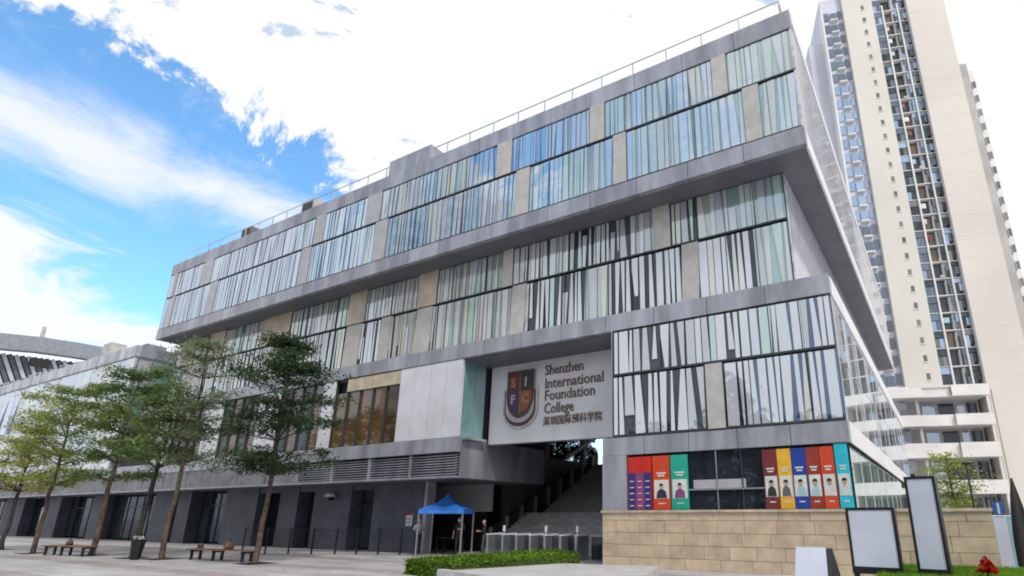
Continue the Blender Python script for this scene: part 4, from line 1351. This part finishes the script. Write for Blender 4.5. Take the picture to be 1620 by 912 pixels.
for k in range(26):
    z = 21.1 + k * 2.93
    if z > 95: break
    zs = z
    V = lambda: random.choice(['tower_glass', 'tower_glass', 'tower_glass', 'tower_glass_grey', 'tower_glass_blue', 'glass_dark', 'glass_dark'])
    for (ua, ub_, z0, z1) in ((4.54, 5.2, .08, 1.55), (5.24, 5.94, .08, 1.55), (4.54, 5.94, 1.68, 2.72),
                              (7.82, 8.2, .08, 1.7), (8.24, 8.61, .08, 1.2), (8.24, 8.61, 1.3, 2.72), (7.82, 8.2, 1.8, 2.72),
                              (8.95, 9.56, .1, 1.9), (9.62, 10.22, .6, 1.9), (8.95, 10.22, 2.02, 2.72)):
        ub('window', V(), TW, ua, ub_, .25, .4, zs + z0, zs + z1, world=False)
    ub('floor_slab', 'tower_white', TW, 4.52, 5.94, .15, 1.6, zs - .12, zs, world=False)
    ub('balcony_glass', random.choice(['glass_dark', 'glass_dark', 'glass_brown']), TW, 6.3, 7.75, .9, 1.0, zs + .1, zs + 2.65, world=False)
    ub('floor_slab', 'tower_white', TW, 6.27, 8.60, 0.1, 1.6, zs - .14, zs, world=False)
    ub('window_frame', 'tower_white', TW, 7.76, 7.81, .2, .9, zs, zs + 2.6, world=False)
    ub('floor_slab', 'tower_white', TW, 8.95, 10.22, .15, 1.6, zs - .1, zs, world=False)
    if random.random() < .25:
        ub('air_conditioner', 'tower_grey', TW, 6.9 + random.random() * .5, 7.65, -.02, .3, zs + .02, zs + .5, world=False)
    if random.random() < .4:
        ub('laundry', random.choice(['card', 'ice', 'maroon', 'cloth_white', 'navy']), TW, 6.4, 6.4 + random.uniform(.3, .9), .3, .33, zs + 1.2, zs + 2.1, world=False)
    # small dark window in the cream wall
    ub('small_window', 'tower_glass_grey', TW, 2.4, 2.95, -.03, .1, zs + .9, zs + 1.9, world=False)
    ub('window_ledge', 'tower_white', TW, 2.3, 3.05, -.12, -.005, zs + .74, zs + .86, world=False)
    blue = 'tower_glass_blue' if 50 < zs < 78 else 'tower_glass'  # bluish reflection on these floors is put into the pane colour
    ub('window', blue, TW, -4.4, -3.4, .85, .99, zs + .3, zs + 2.2, world=False)
    ub('balcony_glass', blue, TW, -3.2, -2.0, .7, .9, zs + .1, zs + 1.9, world=False)
    ub('floor_slab', 'tower_white', TW, -3.3, -1.9, 0.2, .99, zs - .2, zs + .05, world=False)
    ub('window', blue, TW, -1.75, -1.05, .85, .99, zs + .5, zs + 2.3, world=False)
# left wing goes lower than the podium top
for k in range(4):
    zs = 9.4 + k * 2.93
    ub('window', 'tower_glass', TW, -4.4, -3.4, .85, .99, zs + .3, zs + 2.2, world=False)
    ub('window', 'tower_glass', TW, -1.75, -1.05, .85, .99, zs + .5, zs + 2.3, world=False)
for k in range(20):
    ub('wall_joint', 'tower_grey', TW, 10.27, 16.58, -.606, -.6005, 22 + k * 3.9, 22.03 + k * 3.9, world=False)

PD = thing('podium_building', 'white building of long open balconies under the cream tower', 'building', (AX, AY, 0), TA)
tp('back_wall', 'tower_grey', -12, 9.7, 2.2, 12, 0, 18.9, PD)
for (z0, z1, dd) in ((18.9, 20.55, -2.2), (14.6, 16.25, -2.0), (10.0, 12.1, -1.9), (4.9, 6.8, -2.4), (0, 2.0, -2.0)):
    for (u0, u1, off) in ((-12, .6, 0), (.62, 4.55, .25), (4.57, 9.6, -.35 if z0 > 5 else .2)):
        tp('balcony_front', 'tower_white', u0, u1, dd + off, dd + off + .3, z0, z1, PD)
    tp('balcony_floor', 'tower_white', -12, 9.6, dd + .6, 2.2, z0 + .02, z0 + .4, PD)
tp('roof_terrace', 'tower_cream', -.9, 9.7, -2.2, 2.2, 20.3, 20.62, PD)
for z0, z1 in ((16.3, 18.85), (12.15, 14.55), (6.9, 9.95), (2.05, 4.85)):
    tp('glazed_door', 'tower_glass_blue', 1.6, 3.4, 2.1, 2.19, z0, z1 - .4, PD)
    tp('glazed_door', 'glass_dark', 4.0, 6.2, 2.1, 2.19, z0, z1 - .3, PD)
    tp('glazed_door', 'tower_glass_blue' if z0 > 10 else 'glass_dark', 6.6, 7.6, 2.1, 2.19, z0, z1 - .4, PD)
    tp('glazed_door', 'glass_dark', -8, -1, 2.1, 2.19, z0, z1 - .3, PD)
    tp('glazed_door', 'glass_dark', 8, 9.4, 2.1, 2.19, z0, z1 - .3, PD)
    tp('balcony_post', 'tower_grey', -.3, .1, -1.4, -1.0, z0 - .1, z1 + .1, PD)
    tp('balcony_post', 'tower_white', 9.4, 9.75, -1.6, -1.2, z0 - .1, z1 + .1, PD)

T2 = thing('rear_tower', 'narrow grey apartment tower showing behind the right edge of the cream tower', 'tower', (AX + 17.3 * .945 - .325 * .5, AY + 17.3 * .325 + .945 * .5, 0), TA)
tp('wall', 'tower_grey', -.6, 1.05, 0, 10, 0, 80, T2)
tp('wall', 'tower_white', 1.06, 2.3, .8, 10, 0, 79, T2)
for k in range(25):
    zs = 4 + k * 2.95
    ub('window', 'tower_glass_grey', T2, 1.2, 1.6, .72, .79, zs, zs + 1.6, world=False)
    ub('window', 'tower_glass_grey', T2, 1.75, 2.15, .72, .79, zs + .4, zs + 1.7, world=False)

# ---------------------------------------------------------------- behind the viewpoint: what the glass mirrors
RT = thing('mirrored_tower', 'cream stepped tower mirrored as a bright patch in the top storey glass', 'tower', (-70, -30, 0), R(-45))
for a, b_, h_ in ((-11, -4, 54), (-4, 4, 60), (4, 11, 52)):
    tp('wall', 'tower_cream', a, b_ - .02, -4, 6, 0, h_ + 3, RT)
    for k in range(3, int(h_ / 3.2)):
        tp('window_band', 'tower_grey', a + 1.6, b_ - .8, 6.0, 6.05, k * 3.2, k * 3.2 + 1.5, RT)
b = MB()
for i in range(15000):
    x = random.uniform(-90, 60); hh_ = 14 + 3 * math.sin(x * .21) + 2.5 * math.sin(x * .53 + 1)
    leaf(b, Vector((x, -34 + random.gauss(0, 1.5), random.uniform(0, hh_))), .8, 1.5)
o = b.build('tree_belt', 'leaf_dark'); tag(o, 'dark belt of trees across the plaza, mirrored in the lower glass', 'trees', kind='stuff')

# ---------------------------------------------------------------- far right small things
t = thing('hoarding', 'pale blue-white site hoarding with a blue picture on top, right of the stone wall', 'hoarding', (1.35, 21, 0))
for k in range(2): part('hoarding_panel', 'ice' if k else 'screen_white', t, 1.02 + k * .33, 1.34 + k * .33, 21, 21.05, .1, 1.74)
part('picture', 'blueprint', t, 1.1, 1.35, 20.97, 20.995, 1.76, 2.15)
part('picture_figure', 'card', t, 1.19, 1.25, 20.955, 20.965, 1.8, 2.1)
part('post', 'steel', t, 1.0, 1.03, 21.0, 21.06, 0, 2.2)
t = thing('closed_parasol', 'tall folded black parasol at the right edge beside the hoarding', 'parasol', (1.62, 20.2, 0))
b = MB(); b.tube((1.62, 20.2, 0), (1.62, 20.2, 2.75), .03); b.build('pole', 'dark_metal', t)
b = MB(); K = 10
for (r0_, z0), (r1_, z1) in zip([(.10, .35), (.26, .45), (.24, 1.2), (.16, 2.0), (.04, 2.68)], [(.26, .45), (.24, 1.2), (.16, 2.0), (.04, 2.68), (.0, 2.75)]):
    for k in range(K):
        a, c = 2 * math.pi * k / K, 2 * math.pi * (k + 1) / K
        f0 = 1 if k % 2 else .72; f1 = .72 if k % 2 else 1
        b.poly([(1.62 + r0_ * f0 * math.cos(a), 20.2 + r0_ * f0 * math.sin(a), z0), (1.62 + r0_ * f1 * math.cos(c), 20.2 + r0_ * f1 * math.sin(c), z0), (1.62 + r1_ * f1 * math.cos(c), 20.2 + r1_ * f1 * math.sin(c), z1), (1.62 + r1_ * f0 * math.cos(a), 20.2 + r1_ * f0 * math.sin(a), z1)])
b.build('folded_cloth', 'black', t)
t = thing('street_lamp', 'slim dark street lamp standing beside the small yellow-green tree', 'street lamp', (.75, 25, 0))
b = MB(); b.tube((.75, 25, 0), (.75, 25, 3.5), .04, .03); b.build('pole', 'dark_metal', t)
b = MB(); b.box(.62, .88, 24.87, 25.13, 3.5, 3.58); b.build('lamp_head', 'dark_metal', t)
t = thing('side_wall', 'low pale wall beyond the hoarding at the right edge', 'wall', (3, 22.5, 0))
part('wall_body', 'canopy_grey', t, 1.95, 6, 22.4, 22.7, 0, 1.3)
part('coping', 'concrete', t, 1.9, 6, 22.35, 22.75, 1.302, 1.38)
